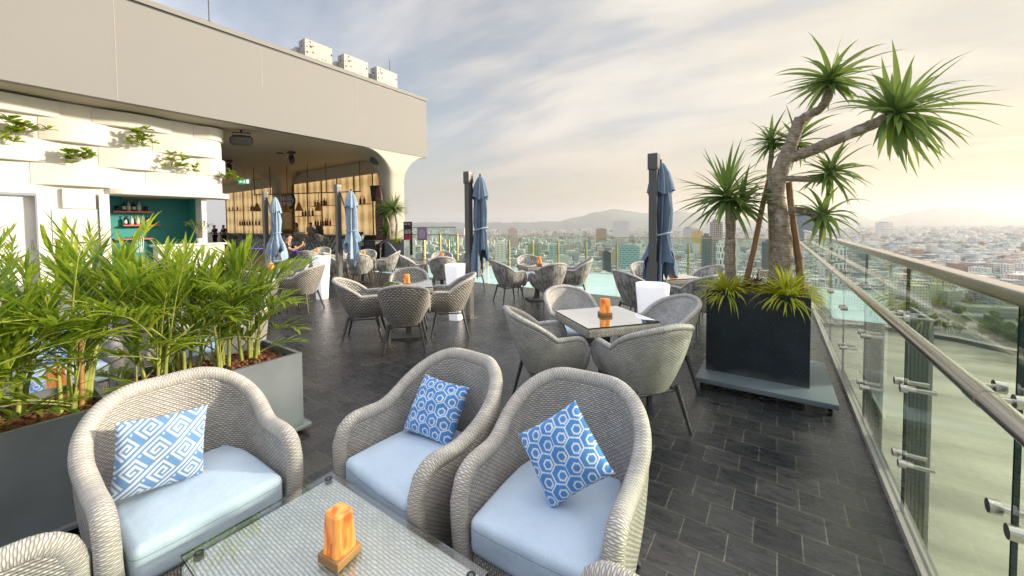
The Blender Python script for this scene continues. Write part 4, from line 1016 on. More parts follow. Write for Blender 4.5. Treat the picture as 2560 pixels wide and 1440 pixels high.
def spot(lab, p):
    t = thing('moving_spotlight', lab, 'spotlight', p, 0, 'black moving head spotlights under the ceiling')
    o = MB(); o.rbox(.17, .13, .05, .02, (0, 0, -.06), 2); o.build('base', M_['black'], t)
    o = MB(); o.tube([(-.15, 0, -.1), (-.17, 0, -.38)], .03, 6); o.tube([(.15, 0, -.1), (.17, 0, -.38)], .03, 6); o.build('yoke', M_['black'], t)
    o = MB(); o.tube([(0, 0, -.18), (.01, 0, -.28), (.03, 0, -.5), (.04, 0, -.62)], [.09, .13, .12, .09], 12); o.build('head', M_['black'], t)
p = at_z(728, 378, ZS); spot('black moving head spotlight hanging in the middle of the ceiling', (p.x, p.y, ZS - .02))
p = at_z(572, 400, ZS); spot('black moving head spotlight half hidden by the white wall corner', (p.x, p.y, ZS - .02))
p = at_z(609, 398, ZS); dz = at_y(609, 460, p.y).z; t2 = thing('exit_sign', 'green and white emergency exit sign hanging on a pale rod', 'sign', (p.x, p.y, dz), radians(30))
o = MB(); o.tube([(0, 0, .3), (0, 0, ZS - dz - .002)], .022, 6); o.build('rod', M_['column'], t2)
o = MB(); o.box(-.36, .36, -.035, .035, -.02, .36); o.build('housing', pm('exit_white', (.62, .66, .62), .4), t2)
o = MB(); o.box(-.34, .34, -.040, -.036, .0, .25); gb = o.build('green_face', pm('exit_green', (.02, .22, .12), .4, es=.35, emit=(.03, .42, .22)), t2)
o = MB(); y = -.045
o.add([(-.27, y, .125), (-.17, y, .20), (-.17, y, .15), (-.08, y, .15), (-.08, y, .10), (-.17, y, .10), (-.17, y, .05)], [(0, 6, 5, 4, 3, 2, 1)])
o.add([(.03, y, .23), (.07, y, .23), (.07, y, .19), (.03, y, .19)], [(3, 2, 1, 0)]); o.add([(.0, y, .18), (.08, y, .18), (.05, y, .10), (.10, y, .02), (.06, y, .02), (.02, y, .09), (-.04, y, .03), (-.06, y, .06), (.0, y, .12)], [(8, 7, 6, 5, 4, 3, 2, 1, 0)])
o.box(.15, .30, y - .002, y, .02, .23); o.build('pictogram', pm('exit_mark', (.85, .9, .85), .5, es=.4, emit=(.9, 1, .9)), gb)
# pendant trellis over the bar
a0, a1 = Vector((-27.0, 10.6, 0)), Vector((-19.95, 13.35, 0)); dv = (a1 - a0)
def at_line(x, y):
    d = ray(x, y); nrm = Vector((-dv.y, dv.x, 0)); k = (a0 - EYE).dot(nrm) / d.dot(nrm); return EYE + d * k
tl = thing('pendant_trellis', 'thin copper pipe trellis hung from the ceiling above the bar', 'lamp frame', (a0.x, a0.y, ZS)); O = Vector((a0.x, a0.y, ZS))
pts = [at_line(635, 482), at_line(902, 476)]; zb = 3.62
o = MB(); q0, q1 = pts[0], pts[1]; q0.z = q1.z = zb; o.tube([q0 - O, q1 - O], .035, 6); o.build('cross_pipe', M_['copper_wood'], tl)
for x in (636, 676, 718, 770, 816, 900):
    p = at_line(x, 478); o = MB(); o.tube([Vector((p.x, p.y, zb)) - O, Vector((p.x, p.y, ZS - .002)) - O], .03, 6); o.build('hanger_pipe', M_['copper_wood'], tl)
for x, y, lab in ((643, 528, 'wooden cone pendant lamp left of the oval surfboard sign'), (716, 530, 'wooden cone pendant lamp below the oval surfboard sign'), (748, 527, 'wooden cone pendant lamp right of the oval surfboard sign'), (797, 527, 'wooden cone pendant lamp nearest the second parasol')):
    p = at_line(x, y); t2 = thing('pendant_lamp', lab, 'lamp', p, 0, 'wooden cone pendant lamps over the bar')
    o = MB(); o.lathe([(.24, 0), (.20, .10), (.08, .42), (.05, .5)], 14, capt=True); o.build('wooden_cone', M_['wood'], t2)
    o = MB(); o.tube([(0, 0, .5), (0, 0, zb - p.z - .03)], .022, 6); o.build('cord', M_['copper_wood'], t2)
# oval surfboard sign
p = at_y(718, 503, 12.45); t2 = thing('surfboard_sign', 'oval dark surfboard sign reading ENDLESS SUMMER above the bar', 'sign', p, 0)
def fonto(txt, size, loc, par, mat, ext=.004):
    cu = bpy.data.curves.new('lettering', 'FONT'); cu.body = txt; cu.size = size; cu.align_x = 'CENTER'; cu.align_y = 'CENTER'; cu.extrude = ext; cu.offset = .012
    cu.materials.append(mat); tmp = bpy.data.objects.new('tmp', cu); me = bpy.data.meshes.new_from_object(tmp); bpy.data.objects.remove(tmp); o = bpy.data.objects.new('lettering', me); COL.objects.link(o); o.location = loc; o.rotation_euler = (pi / 2, 0, 0); o.parent = par; return o
o = MB(); n = 40; P = []
for yy, k in ((-.04, .97), (-.05, .9), (.04, 1.0)): P.append([Vector((1.15 * k * cos(2 * pi * i / n) * (1 - .1 * abs(cos(2 * pi * i / n)) ** 8), yy, .56 * k * abs(sin(2 * pi * i / n)) ** 1.25 * math.copysign(1, sin(2 * pi * i / n)))) for i in range(n)])
o.grid([P[1], P[0], P[2]], 0, None, True, True); o.add(P[1], [tuple(range(n))]); o.add(P[2], [tuple(reversed(range(n)))])
o.build('board', pm('sign_brown', (.055, .02, .018), .45), t2)
o = MB(); o.add([(.74, -.053, .28), (1.08, -.053, 0), (.74, -.053, -.28)], [(0, 2, 1)]); o.build('blue_tip', pm('sign_blue', (.03, .16, .27), .5), t2)
lm = pm('sign_cream', (.85, .74, .56), .6)
fonto('ENDLESS', .40, (-.1, -.056, .17), t2, lm); fonto('SUMMER', .40, (-.1, -.056, -.19), t2, lm)
# bar
m, t = newmat('chevron_tiles')
co = t.n('ShaderNodeTexCoord').outputs['Object']; sp = t.n('ShaderNodeSeparateXYZ', {0: co})
tri = t.math('ABSOLUTE', t.math('SUBTRACT', t.math('FRACT', t.math('MULTIPLY', sp.outputs[0], .28)), .5))
ph = t.math('FRACT', t.math('ADD', t.math('MULTIPLY', sp.outputs[2], 2.4), t.math('MULTIPLY', tri, 8.6)))
st = t.ramp(t.math('ABSOLUTE', t.math('SUBTRACT', ph, .5)), [(.23, (.035, .15, .14)), (.25, (.50, .53, .50))])
out(t, pbsdf(t, col=st, rough=.25)); M_['chev'] = m
br = thing('bar_counter', 'long bar counter faced with green and white chevron tiles', 'bar', (-25, 12.3, 0))
o = MB(); o.box(-8, 6.4, -.28, .28, .14, 1.02); o.build('tiled_front', M_['chev'], br)
o = MB(); o.rbox(7.25, .36, .03, .01, (-.8, 0, 1.051), 2); o.build('counter_top', pm('bar_top', (.10, .075, .055), .35), br)
o = MB(); o.box(-8, 6.4, -.24, .28, 0.002, .14); o.build('plinth', M_['black'], br)
o = MB(); o.box(-8, 3.2, -.262, -.244, .06, .09); o.build('light_strip', pm('violet_strip', (.2, .08, .6), .4, es=.8, emit=(.28, .08, 1.0)), br)
def stool(lab, x, y, first=[None]):
    if first[0] is None:
        t = thing('bar_stool', lab, 'bar stool', (x, y, 0), radians(180), 'grey woven bar stools')
        zt = lambda tt: 1.02 + .16 * (1 - sst(.2, .8, tt)); off = lambda tt, f: -.06 * (1 - f) ** 1.5 + .05 * f * (1 - tt)
        basket('shell', t, .56, .5, 0, .74, zt, off, .03, .08, M_['wick_patch'], M_['wick_fine_rim'], .022, 32, .1)
        o = MB(); o.lathe([(.01, .74), (.22, .74), (.23, .77), (.2, .80), (.01, .80)], 20); o.build('seat', M_['wick_patch'], t)
        for sx in (-1, 1):
            for sy in (-1, 1):
                l = MB(); l.tube([(sx * .18, sy * .18, .74), (sx * .23, sy * .23, 0)], .014, 6); l.build('leg', M_['leg_metal'], t)
        first[0] = t
    else: t = dup(first[0], (x, y, 0), radians(180), lab)
    return t
for x, lab in ((732, 'bar stool at the bar just behind the head of the man in black'), (762, 'bar stool at the bar below the woman bartender'), (802, 'bar stool at the bar left of the second parasol post'), (610, 'bar stool at the bar above the palm fronds'), (580, 'bar stool at the far left end of the bar')):
    p = at_y(x, 600, 11.35); s = stool(lab, p.x, 11.35); s.rotation_euler = (0, 0, radians(180)); s.scale = (1.1, 1.1, 1.0)
# bottles
GL = [pm('bottle_' + n2, c, .15, spec=.6) for n2, c in (('dark', (.02, .025, .03)), ('amber', (.22, .07, .015)), ('clear', (.42, .45, .45)), ('green', (.02, .09, .04)), ('red', (.25, .02, .02)), ('yellow', (.55, .38, .03)))]
LABM = pm('bottle_label', (.62, .57, .52), .6); 
def bottle(lab, p, h, gm, parts=False, grp=None, r=None):
    r = r or h * .15; mb = MB(); mb.lathe([(r * .9, 0.001), (r, .01), (r, h * .55), (r * .85, h * .64), (r * .34, h * .74), (r * .32, h * .95), (r * .38, h * .955), (r * .38, h)], 12, capt=True, capb=True)
    if not parts: o = mb.build('bottle', gm, None, p); return tag(o, lab, 'bottle', grp)
    t = thing('bottle', lab, 'bottle', p, 0, grp); mb.build('glass_body', gm, t)
    l = MB(); l.lathe([(r * 1.02, h * .14), (r * 1.02, h * .46)], 12); l.build('label', LABM, t)
    l = MB(); l.lathe([(r * .42, h * .88), (r * .42, h * 1.01)], 10, capt=True); l.build('cap', M_['leg_metal'], t); return t
def tumbler(lab, p): o = MB(); o.lathe([(.05, .001), (.045, .05), (.06, .17), (.052, .17), (.04, .05)], 12, capb=True); tag(o.build('black_cup', M_['black'], None, p), lab, 'cup', 'black cups on the coral shelves')
S2, S3, S4 = shelves[1][2], shelves[2][2], shelves[3][2]; gy = lambda x, z: at_x(x, 500, XB + .13).y
for x, g, h, lab in ((309, 0, .36, 'dark bottle with pale label, first on the upper bottle shelf'), (321, 2, .38, 'clear bottle with pale label, second on the upper bottle shelf'), (334, 0, .35, 'dark bottle third on the upper bottle shelf'), (347, 2, .40, 'tall clear bottle at the right of the upper bottle shelf')):
    bottle(lab, (XB + .13, gy(x, 0), S2), h, GL[g], True, 'liquor bottles on the coral shelves')
for x, g, h, lab in ((311, 0, .33, 'squat dark bottle, first on the lower bottle shelf'), (327, 2, .35, 'pale pink bottle left of the yellow one'), (342, 5, .37, 'yellow bottle in the middle of the lower bottle shelf'), (354, 2, .34, 'pale labelled bottle right of the yellow one'), (367, 0, .36, 'dark bottle with pale shoulders at the right of the lower bottle shelf')):
    bottle(lab, (XB + .13, gy(x, 0), S3), h, GL[g], True, 'liquor bottles on the coral shelves')
tumbler('black cup left of the upper shelf bottles', (XB + .13, gy(291, 0), S2)); tumbler('black cup right of the upper shelf bottles', (XB + .13, gy(364, 0), S2)); tumbler('black cup right of the lower shelf bottles', (XB + .13, gy(380, 0), S3))
for i, x in enumerate((325, 330, 337, 342, 347)):
    o = MB(); y0 = gy(x, 0); o.tube([(XB + .12, y0, S4 + .02), (XB + .22, y0 + .03, S4 + .10), (XB + .29, y0 + .05, S4 - .05), (XB + .29, y0 + .09 - .02 * i, S4 - .5)], .014, 6)
    tag(o.build('hanging_cable', M_['white']), 'thin white cable hanging from the lowest coral shelf', 'cable', 'white cables hanging from the lowest coral shelf')
def barshelf(lab, xa, xb, y, bots):
    a, b = at_y(xa, y, YB - .25), at_y(xb, y, YB - .25); z = (a.z + b.z) / 2
    o = MB(); o.box(a.x, b.x, YB - .42, YB - .07, z - .03, z); tag(o.build('bottle_shelf', M_['copper_wood']), lab, 'shelf', 'bottle shelves on the backlit wall')
    for i, (x, g, h) in enumerate(bots):
        q = at_y(x, y, YB - .25); bottle('bar bottle on the ' + lab, (q.x, YB - .25, z), h, GL[g], False, 'bar bottles: ' + lab)
barshelf('shelf right of the second parasol canopy', 884, 926, 510, [(889, 0, .42), (901, 0, .44), (911, 1, .42)])
barshelf('shelf left of the second parasol post', 782, 832, 514, [(788, 1, .38), (794, 0, .36), (804, 0, .44), (811, 0, .50), (816, 1, .36)])
barshelf('shelf between two wooden cone lamps', 741, 796, 540, [(757, 1, .46), (764, 0, .46), (773, 2, .5), (782, 1, .5)])
barshelf('low shelf of red bottles above the bartenders', 783, 834, 564, [(789, 4, .42), (795, 4, .42), (802, 1, .38), (808, 1, .38), (814, 4, .46), (819, 4, .46), (826, 4, .42)])
barshelf('small shelf left of the exit sign rod', 570, 603, 526, [(573, 0, .35), (582, 2, .35), (594, 0, .35)])
barshelf('small shelf right of the exit sign', 624, 646, 526, [(628, 1, .45), (634, 0, .4)])
barshelf('low shelf of dark bottles above the palm fronds', 598, 654, 563, [(600, 4, .42), (606, 1, .42), (612, 4, .42), (618, 1, .42), (625, 0, .42), (632, 3, .42), (640, 3, .42), (648, 0, .42)])
for i, x in enumerate((896, 901, 906)):
    p = at_y(x, 584, 12.3); o = MB(); o.lathe([(.05, .001), (.06, .2), (.052, .2), (.045, .01)], 10, capb=True); tag(o.build('drinking_glass', M_['black'], None, (p.x, 12.3, 1.0815)), 'dark glass standing on the bar end right of the second parasol', 'glass', 'three dark glasses on the bar end')
for i, x in enumerate((738, 743, 748, 753, 758)):
    p = at_y(x, 584, 12.35); o = MB(); o.lathe([(.08, .001), (.10, .17), (.09, .17), (.075, .01)], 10, capb=True); tag(o.build('paper_cup', M_['white'], None, (p.x, 12.35, 1.0815)), 'white paper cup in the row in front of the bartenders', 'cup', 'row of white cups on the bar')
p = at_y(795, 580, 12.4); o = MB(); o.rbox(.34, .18, .18, .05, (0, 0, .181), 3); o.rbox(.16, .14, .16, .06, (.1, 0, .42), 3); tag(o.build('coffee_machine', M_['black'], None, (p.x, 12.4, 1.0815)), 'dark coffee machine on the bar beside the bowed bartender', 'coffee machine')
p = at_y(722, 582, 12.35); o = MB(); o.lathe([(.2, .001), (.36, .2), (.38, .26), (.3, .34), (.12, .38)], 14, capb=True, capt=True); tag(o.build('fruit_basket', M_['copper_wood'], None, (p.x, 12.35, 1.0815)), 'brown basket heaped with fruit on the bar behind the first parasol', 'basket')
p = at_y(690, 583, 12.35); o = MB(); o.rbox(.5, .16, .14, .04, (0, 0, .141), 2); o.rbox(.2, .12, .12, .04, (-.2, 0, .38), 2); tag(o.build('juicer', M_['leg_metal'], None, (p.x, 12.35, 1.0815)), 'low dark appliance on the bar left of the fruit basket', 'appliance')
# small white counter by the niche with potted plant
ct = thing('white_counter', 'white plaster service counter in front of the teal niche', 'counter', (-16.6, 4.5, 0))
o = MB(); o.rbox(.32, .98, .03, .012, (0, 0, 1.02), 2); o.build('counter_top', M_['white'], ct)
o = MB(); o.box(-.27, .27, -.9, .9, .002, .989); o.box(.27, .29, -.75, .8, .12, .85); o.build('counter_body', M_['white'], ct)
pp = thing('potted_plant', 'small leggy potted plant on the white counter', 'plant', (-16.6, 4.78, 1.0505)); o = MB(); o.lathe([(.08, .001), (.11, .18), (.09, .18)], 14, capb=True); o.build('pot', M_['white'], pp)
o = MB(); rr = random.Random(3)
for i in range(8): 
    tp = Vector((rr.uniform(-.2, .2), rr.uniform(-.3, .3), rr.uniform(.4, .75))); o.tube([(0, 0, .1), tp * .5 + Vector((0, 0, .12)), tp], .008, 5, 1)
    for j in range(7): leaf(o, tp, (rr.uniform(-1, 1), rr.uniform(-1, 1), rr.uniform(-.4, .7)), .22, .04, .8, 0, 4)
o.build('foliage', [M_['dracaena'], M_['bark2']], pp)
# corner planter with yucca, box, signs, board, handrail
cp = thing('corner_planter', 'grey planter with shaggy dracaenas beside the flared column', 'planter', (-15.25, 12.3, 0))
o = MB(); o.box(-.75, .75, -.35, .35, .002, .92); o.build('box', M_['planter_grey'], cp)
o = MB(); o.box(-.71, .71, -.31, .31, .9205, .93); o.build('soil', M_['soil'], cp)
rr = random.Random(9)
for lab, x, y, n, L, px_, py_ in (('shaggy dracaena beside the column, its big head leaning over the banner', 985, 522, 140, 1.05, 990, 602), ('lower shaggy dracaena against the red surfboard', 962, 530, 110, .8, 975, 602), ('lowest shaggy dracaena head in front of the bar end', 963, 575, 90, .65, 970, 602)):
    a, b = at_y(px_, py_, 12.3), at_y(x, y, 12.25); t2 = thing('dracaena_tree', lab, 'tree', (a.x, 12.3, .935), 0, 'shaggy dracaenas in the corner planter'); O = Vector((a.x, 12.3, .935))
    o = MB(); o.tube([Vector((0, 0, 0)), (b - O) * .5 + Vector((.15, 0, 0)), b - O], [.07, .055, .045], 8); o.build('trunk', M_['bark'], t2)
    o = MB(); rosette(o, b - O, (.1, -.2, 1), n, L, .055, .5, rr, 125); o.build('leaf_rosette', M_['dracaena'], t2)
p = at_y(995, 600, 11.95); o = MB(); 
for i in range(60): leaf(o, (rr.uniform(-.15, .15), 0, rr.uniform(-.05, .08)), (rr.uniform(-1, 1), rr.uniform(-1, .2), rr.uniform(-.6, .9)), .3, .03, 1.8, 0, 4)
tag(o.build('trailing_plant', M_['spider'], None, p), 'small green trailing plant over the rim of the corner planter', 'plant')
p = at_y(938, 640, 11.7); o = MB(); o.rbox(.42, .3, .42, .02, (0, 0, .4201), 2); o.rbox(.44, .32, .03, .01, (0, 0, .866), 2); tag(o.build('black_box', M_['black'], None, (p.x, 11.7, 0)), 'matt black box stool between the bar end and corner planter', 'box')
p = at_y(964, 490, 12.38); o = MB(); n = 24; P = []
for yy, k in ((-.05, .9), (-.03, 1), (.03, 1)): P.append([Vector((.30 * k * abs(cos(2 * pi * i / n)) ** 1.1 * math.copysign(1, cos(2 * pi * i / n)), yy, 1.7 * sin(2 * pi * i / n) * k)) for i in range(n)])
o.grid(P, 0, None, True, True); o.add(P[0], [tuple(range(n))]); o.add(P[2], [tuple(reversed(range(n)))]); tag(o.build('surfboard', pm('board_red', (.10, .022, .016), .35), None, (p.x - .3, 12.2, 1.98)), 'dark red surfboard standing upright against the flared column', 'surfboard')
bn = thing('roll_banner', 'black standing banner with a red picture beside the corner planter', 'sign', (-14.62, 12.3, 0), radians(18))
o = MB(); o.rbox(.235, .012, .80, .004, (0, 0, .99), 2); o.build('panel', pm('banner_black', (.018, .012, .02), .5), bn)
rm = pm('banner_red', (.36, .012, .06), .5, var=.6, vs=9); wm = pm('banner_white', (.62, .58, .58), .6)
o = MB(); o.rbox(.19, .003, .13, .003, (.0, -.0155, 1.03), 1); o.rbox(.14, .004, .05, .003, (.03, -.0165, .89), 1); o.build('picture', rm, bn)
o = MB(); rr = random.Random(2)
for z, k, hgt in ((1.66, 2, .035), (1.36, 7, .05), (1.28, 7, .05), (1.22, 3, .045), (.62, 6, .03), (.42, 9, .018)):
    for i in range(k):
        x0 = -.19 + .38 * i / k + .005; o.box(x0, x0 + .38 / k * rr.uniform(.5, .8), -.0165, -.0155, z, z + hgt)
o.build('print_marks', wm, bn); o = MB(); o.box(-.13, .13, -.0165, -.0155, .54, .58); o.build('print_band', pm('banner_orange', (.5, .25, .12), .6), bn)
o = MB(); o.box(-.2, -.18, -.01, .01, .015, .2); o.box(.18, .2, -.01, .01, .015, .2); o.box(-.21, -.17, -.2, .25, .0005, .015); o.box(.17, .21, -.2, .25, .0005, .015); o.build('stand', M_['black'], bn)
pn = thing('notice_stand', 'purple notice board on a thin black stand by the glass railing', 'sign', (-13.5, 12.2, 0), radians(32))
o = MB(); o.rbox(.225, .012, .30, .004, (0, -.02, 1.22), 2); o.build('board', pm('notice_purple', (.22, .13, .26), .6), pn)
o = MB()
for i in range(10): o.box(-.17, -.17 + rr.uniform(.2, .34), -.0335, -.0325, 1.02 + i * .042, 1.032 + i * .042)
o.build('print_marks', wm, pn); o = MB(); o.tube([(0, 0, .012), (0, 0, .95)], .013, 8); o.rbox(.2, .13, .006, .003, (0, 0, .0062), 2); o.build('stand', M_['black'], pn)
pts = [at_y(x, y, 10.4) for x, y in ((951, 640), (951, 622), (953, 611), (960, 604), (968, 605), (978, 613), (1000, 640), (1012, 655))]; pts[0].z = .003
o = MB(); o.tube(pts, .024, 8); tag(o.build('pool_handrail', M_['brushed']), 'curved steel handrail at the pool corner', 'handrail')
# people
def skinned(name, V, Ed, mat, par, root=0, lv=1):
    me = bpy.data.meshes.new(name); bm = bmesh.new(); ly = bm.verts.layers.skin.verify(); vs = []
    for i, (p, r) in enumerate(V):
        v = bm.verts.new(p); rr_ = r if hasattr(r, '__len__') else (r, r); v[ly].radius = rr_; v[ly].use_root = (i == root); vs.append(v)
    for a, b in Ed: bm.edges.new((vs[a], vs[b]))
    bm.to_mesh(me); bm.free(); me.materials.append(mat); o = bpy.data.objects.new(name, me); COL.objects.link(o); o.parent = par
    s = o.modifiers.new('skin', 'SKIN'); s.use_smooth_shade = True; s.use_x_symmetry = False
    u = o.modifiers.new('subdivision', 'SUBSURF'); u.levels = lv; u.render_levels = lv; return o
def person(label, loc, rz, sc, pose, shirt, pants, longhair=False, phone=False):
    t = thing('person', label, 'person', loc, rz, 'people at the bar and tables'); t.scale = (sc,) * 3
    hz = .53 if pose == 'sit' else .92; V = []; Ed = []
    def a(p, r, par=None): V.append((Vector(p), r)); i = len(V) - 1; (par is not None) and Ed.append((par, i)); return i
    pe = a((0, 0, hz), (.13, .10)); be = a((0, -.02, hz + .18), (.125, .095), pe); ch = a((0, 0, hz + .38), (.14, .10), be); nk = a((0, .03, hz + .54), .05, ch)
    hd = a((0, .055, hz + .66), (.075, .088), nk); ht = a((0, .04, hz + .735), (.062, .075), hd); cn = a((0, .105, hz + .605), (.04, .03), hd); ns = a((0, .158, hz + .655), (.014, .018), hd); 
    ears = [a((s * .082, .04, hz + .655), .018, hd) for s in (-1, 1)]
    for s in (-1, 1):
        sh = a((s * .175, 0, hz + .46), .058, ch)
        if phone: el, wr = (s * .20, .24, hz + .28), (s * .075, .47, hz + .42)
        else: el, wr = (s * .24, .06, hz + .22), (s * .16, .28, hz + .18)
        e = a(el, .045, sh); f = a(tuple(Vector(el).lerp(Vector(wr), .5)), .042, e); w = a(wr, .027, f); d = (Vector(wr) - Vector(el)).normalized(); up = Vector((0, 0, 1)) if phone else d
        pm_ = a(tuple(Vector(wr) + d * .035 + up * .045), (.036, .02), w)
        for k, (o_, L) in enumerate(((-.03, .055), (-.011, .068), (.009, .064), (.028, .05))):
            b = Vector(V[pm_][0]) + Vector((o_ * .9, .0, .0)) + up * .045; k1 = a(b, .0095, pm_); a(b + up * L * .55 + Vector((-s * .012, .012, 0)), .008, k1)
        th = a(Vector(V[pm_][0]) + Vector((-s * .035, .01, .005)), .011, w); a(Vector(V[th][0]) + up * .04, .009, th)
        hp = a((s * .09, .02, hz - .03), .088, pe)
        if pose == 'sit': kn, an, to = (s * .12, .43, hz + .0), (s * .12, .46, .09), (s * .12, .60, .04)
        else: kn, an, to = (s * .10, .02, .50), (s * .10, -.02, .09), (s * .10, .13, .04)
        k1 = a(kn, .062, hp); ca = a(tuple(Vector(kn).lerp(Vector(an), .4)), .055, k1); an_ = a(an, .038, ca); a(to, .034, an_)
    skinned('body', V, Ed, M_['skin'], t)
    # clothes follow the body with slightly larger radii
    cv = [((0, 0, hz - .03), (.15, .115)), ((0, -.02, hz + .18), (.145, .112)), ((0, 0, hz + .38), (.158, .118)), ((0, .015, hz + .49), (.075, .06))]; ce = [(0, 1), (1, 2), (2, 3)]
    for s in (-1, 1):
        sh = V[[i for i, v in enumerate(V) if abs(v[0].x - s * .175) < 1e-4 and abs(v[0].z - (hz + .46)) < 1e-4][0]][0]; el = Vector((s * .20, .24, hz + .28)) if phone else Vector((s * .24, .06, hz + .22))
        i = len(cv); cv += [(tuple(sh), .076), (tuple(sh.lerp(el, .62)), .064)]; ce += [(2, i), (i, i + 1)]
    skinned('shirt', cv, ce, shirt, t)
    tv = [((0, 0, hz - .02), (.135, .105))]; te = []
    for s in (-1, 1):
        kn, an = ((s * .12, .43, hz), (s * .12, .46, .10)) if pose == 'sit' else ((s * .10, .02, .50), (s * .10, -.02, .10))
        i = len(tv); tv += [((s * .09, .02, hz - .04), .098), (kn, .074), (an, .055)]; te += [(0, i), (i, i + 1), (i + 1, i + 2)]
    skinned('trousers', tv, te, pants, t)
    h = MB(); c = Vector((0, .038, hz + .70)); P = []
    for i in range(9):
        la = pi / 2 - i * .23; row = []
        for k in range(20):
            th = 2 * pi * k / 20; fr = max(0, sin(th)); ll = max(la, .40) if fr > .35 else la
            row.append(c + Vector((.085 * cos(ll) * cos(th), .108 * cos(ll) * sin(th), .092 * sin(ll))))
        P.append(row)
    h.grid(P, 0, None, True, True)
    if longhair: h.rbox(.085, .05, .15, .04, (0, -.03, hz + .56), 3)
    h.build('hair', M_['hair'], t)
    ey = MB()
    for s in (-1, 1): ey.lathe([(.001, -.007), (.010, -.004), (.010, .004), (.001, .007)], 8, (s * .03, .135, hz + .672))
    ey.build('eyes', M_['hair'], t)
    return t
grey_print = pm('shirt_print', (.42, .37, .33), .9, var=.5, vs=16); white_shirt = pm('shirt_white', (.62, .62, .62), .9)
mp_ = at_y(718, 605, 6.0); mp_.z = 0; frz = radians(-52)
person('man in a black t-shirt sitting at a table and looking at his raised phone', mp_, frz, 1.04, 'sit', M_['black_cloth'], M_['black_cloth'], phone=True)
d = Vector((-sin(frz), cos(frz), 0)); ph = mp_ + d * .55 + Vector((0, 0, (.53 + .42 + .15) * 1.04)); o = MB(); o.rbox(.042, .005, .085, .004, (0, 0, 0), 2); tag(o.build('smartphone', M_['black'], None, ph, (radians(12), 0, frz)), 'black smartphone held up by the man in the black t-shirt', 'phone')
for lab, x, y, sh, lh in (('bartender in a pale printed shirt standing with head bowed behind the bar', 776, 12.95, grey_print, False), ('bartender with long dark hair and white top behind the bar', 742, 12.95, white_shirt, True)):
    p = at_y(x, 570, y); person(lab, (p.x, y, 0), radians(160 if lh else 30), 1.10, 'stand', sh, M_['black_cloth'], lh)
for lab, x, y in (('dark figure standing in the gap left of the backlit wall', 537, 11.5), ('dark figure standing at the far left end of the bar', 560, 11.8)):
    p = at_y(x, 570, y); person(lab, (p.x, y, 0), radians(200), 1.05, 'stand', M_['black_cloth'], M_['black_cloth'])
# ------------------------------------------------------------------ city, river, hills
GZ = -98.0
bank_px = [(5200, 1490), (3200, 1030), (2800, 938), (2560, 882), (2390, 845), (2200, 815), (2000, 803), (1700, 800), (1300, 800), (900, 780), (500, 760)]
bank = [at_z(x, y, GZ) for x, y in bank_px]
w = MB(); w.box(-13500, 13500, -13500, 13500, GZ - 4.5, GZ - 3.5)
m, t = newmat('river_water'); co = t.n('ShaderNodeTexCoord').outputs['Object']
nz = t.n('ShaderNodeTexNoise', {'Vector': co, 'Scale': .22, 'Detail': 5.0}).outputs[0]; n2 = t.n('ShaderNodeTexNoise', {'Vector': t.n('ShaderNodeMapping', {0: co, 3: (.4, 1.6, 1)}).outputs[0], 'Scale': .03, 'Detail': 6.0}).outputs[0]
out(t, pbsdf(t, col=t.ramp(n2, [(.35, (.36, .35, .26)), (.5, (.50, .48, .36)), (.65, (.62, .59, .45))]), rough=.14, spec=.9, normal=t.n('ShaderNodeBump', {'Strength': .35, 'Distance': 1.2, 'Height': nz}).outputs[0]))
struct(w.build('river', m))
m, t = newmat('city_ground'); co = t.n('ShaderNodeTexCoord').outputs['Object']
nz = t.n('ShaderNodeTexNoise', {'Vector': co, 'Scale': .012, 'Detail': 8.0, 'Roughness': .7}).outputs[0]
out(t, pbsdf(t, col=t.ramp(nz, [(.35, (.045, .075, .035)), (.5, (.15, .16, .14)), (.62, (.29, .29, .27))]), rough=.9)); M_['cground'] = m
g = MB(); P = []
for p in bank:
    d = Vector((p.x, p.y, 0)).normalized(); P.append([p.copy()] + [Vector((d.x * r, d.y * r, GZ)) for r in (900, 2000, 5000, 9000, 13400)])
g.grid(P, 0, None, False); struct(g.build('ground', M_['cground']))
e = MB(); e.grid([[p + Vector((0, 0, 0)), p - Vector((0, 0, 4.2))] for p in bank], 0, None, False)
struct(e.build('embankment_wall_ground', pm('embankment_dark', (.06, .065, .05), .9, var=.3, vs=.05)))
e = MB(); P = []
for p in bank:
    d = Vector((p.x, p.y, 0)).normalized(); P.append([p + Vector((0, 0, .05)), p + d * 9 + Vector((0, 0, .05))])
e.grid(P, 0, None, False); struct(e.build('riverside_path', pm('promenade', (.40, .37, .31), .9, vs=.1)))
def bank_y(x):
    for (x1, y1), (x0, y0) in zip(bank_px, bank_px[1:]):
        if x0 <= x <= x1: return y0 + (y1 - y0) * (x - x0) / (x1 - x0)
    return 780
# houses: colour per house in a vertex colour, windows from the wall's own metres
m, t = newmat('city_house'); uv = t.n('ShaderNodeTexCoord').outputs['UV']; nrm = t.n('ShaderNodeNewGeometry').outputs['Normal']
ca = t.n('ShaderNodeAttribute', attribute_name='Col').outputs[0]
b = t.n('ShaderNodeTexBrick', {'Vector': uv, 'Color1': (.10, .13, .14, 1), 'Color2': (.25, .28, .28, 1), 'Mortar': (1, 1, 1, 1), 'Scale': 1.0, 'Mortar Size': .85, 'Mortar Smooth': 0.0, 'Brick Width': 3.6, 'Row Height': 3.4}, offset=0.0)
up = t.math('GREATER_THAN', t.math('ABSOLUTE', t.n('ShaderNodeSeparateXYZ', {0: nrm}).outputs[2]), .5)
wc = t.mix(b.outputs[1], b.outputs[0], ca); nz = t.n('ShaderNodeTexNoise', {'Vector': t.n('ShaderNodeTexCoord').outputs['Object'], 'Scale': .15, 'Detail': 3.0}).outputs[0]
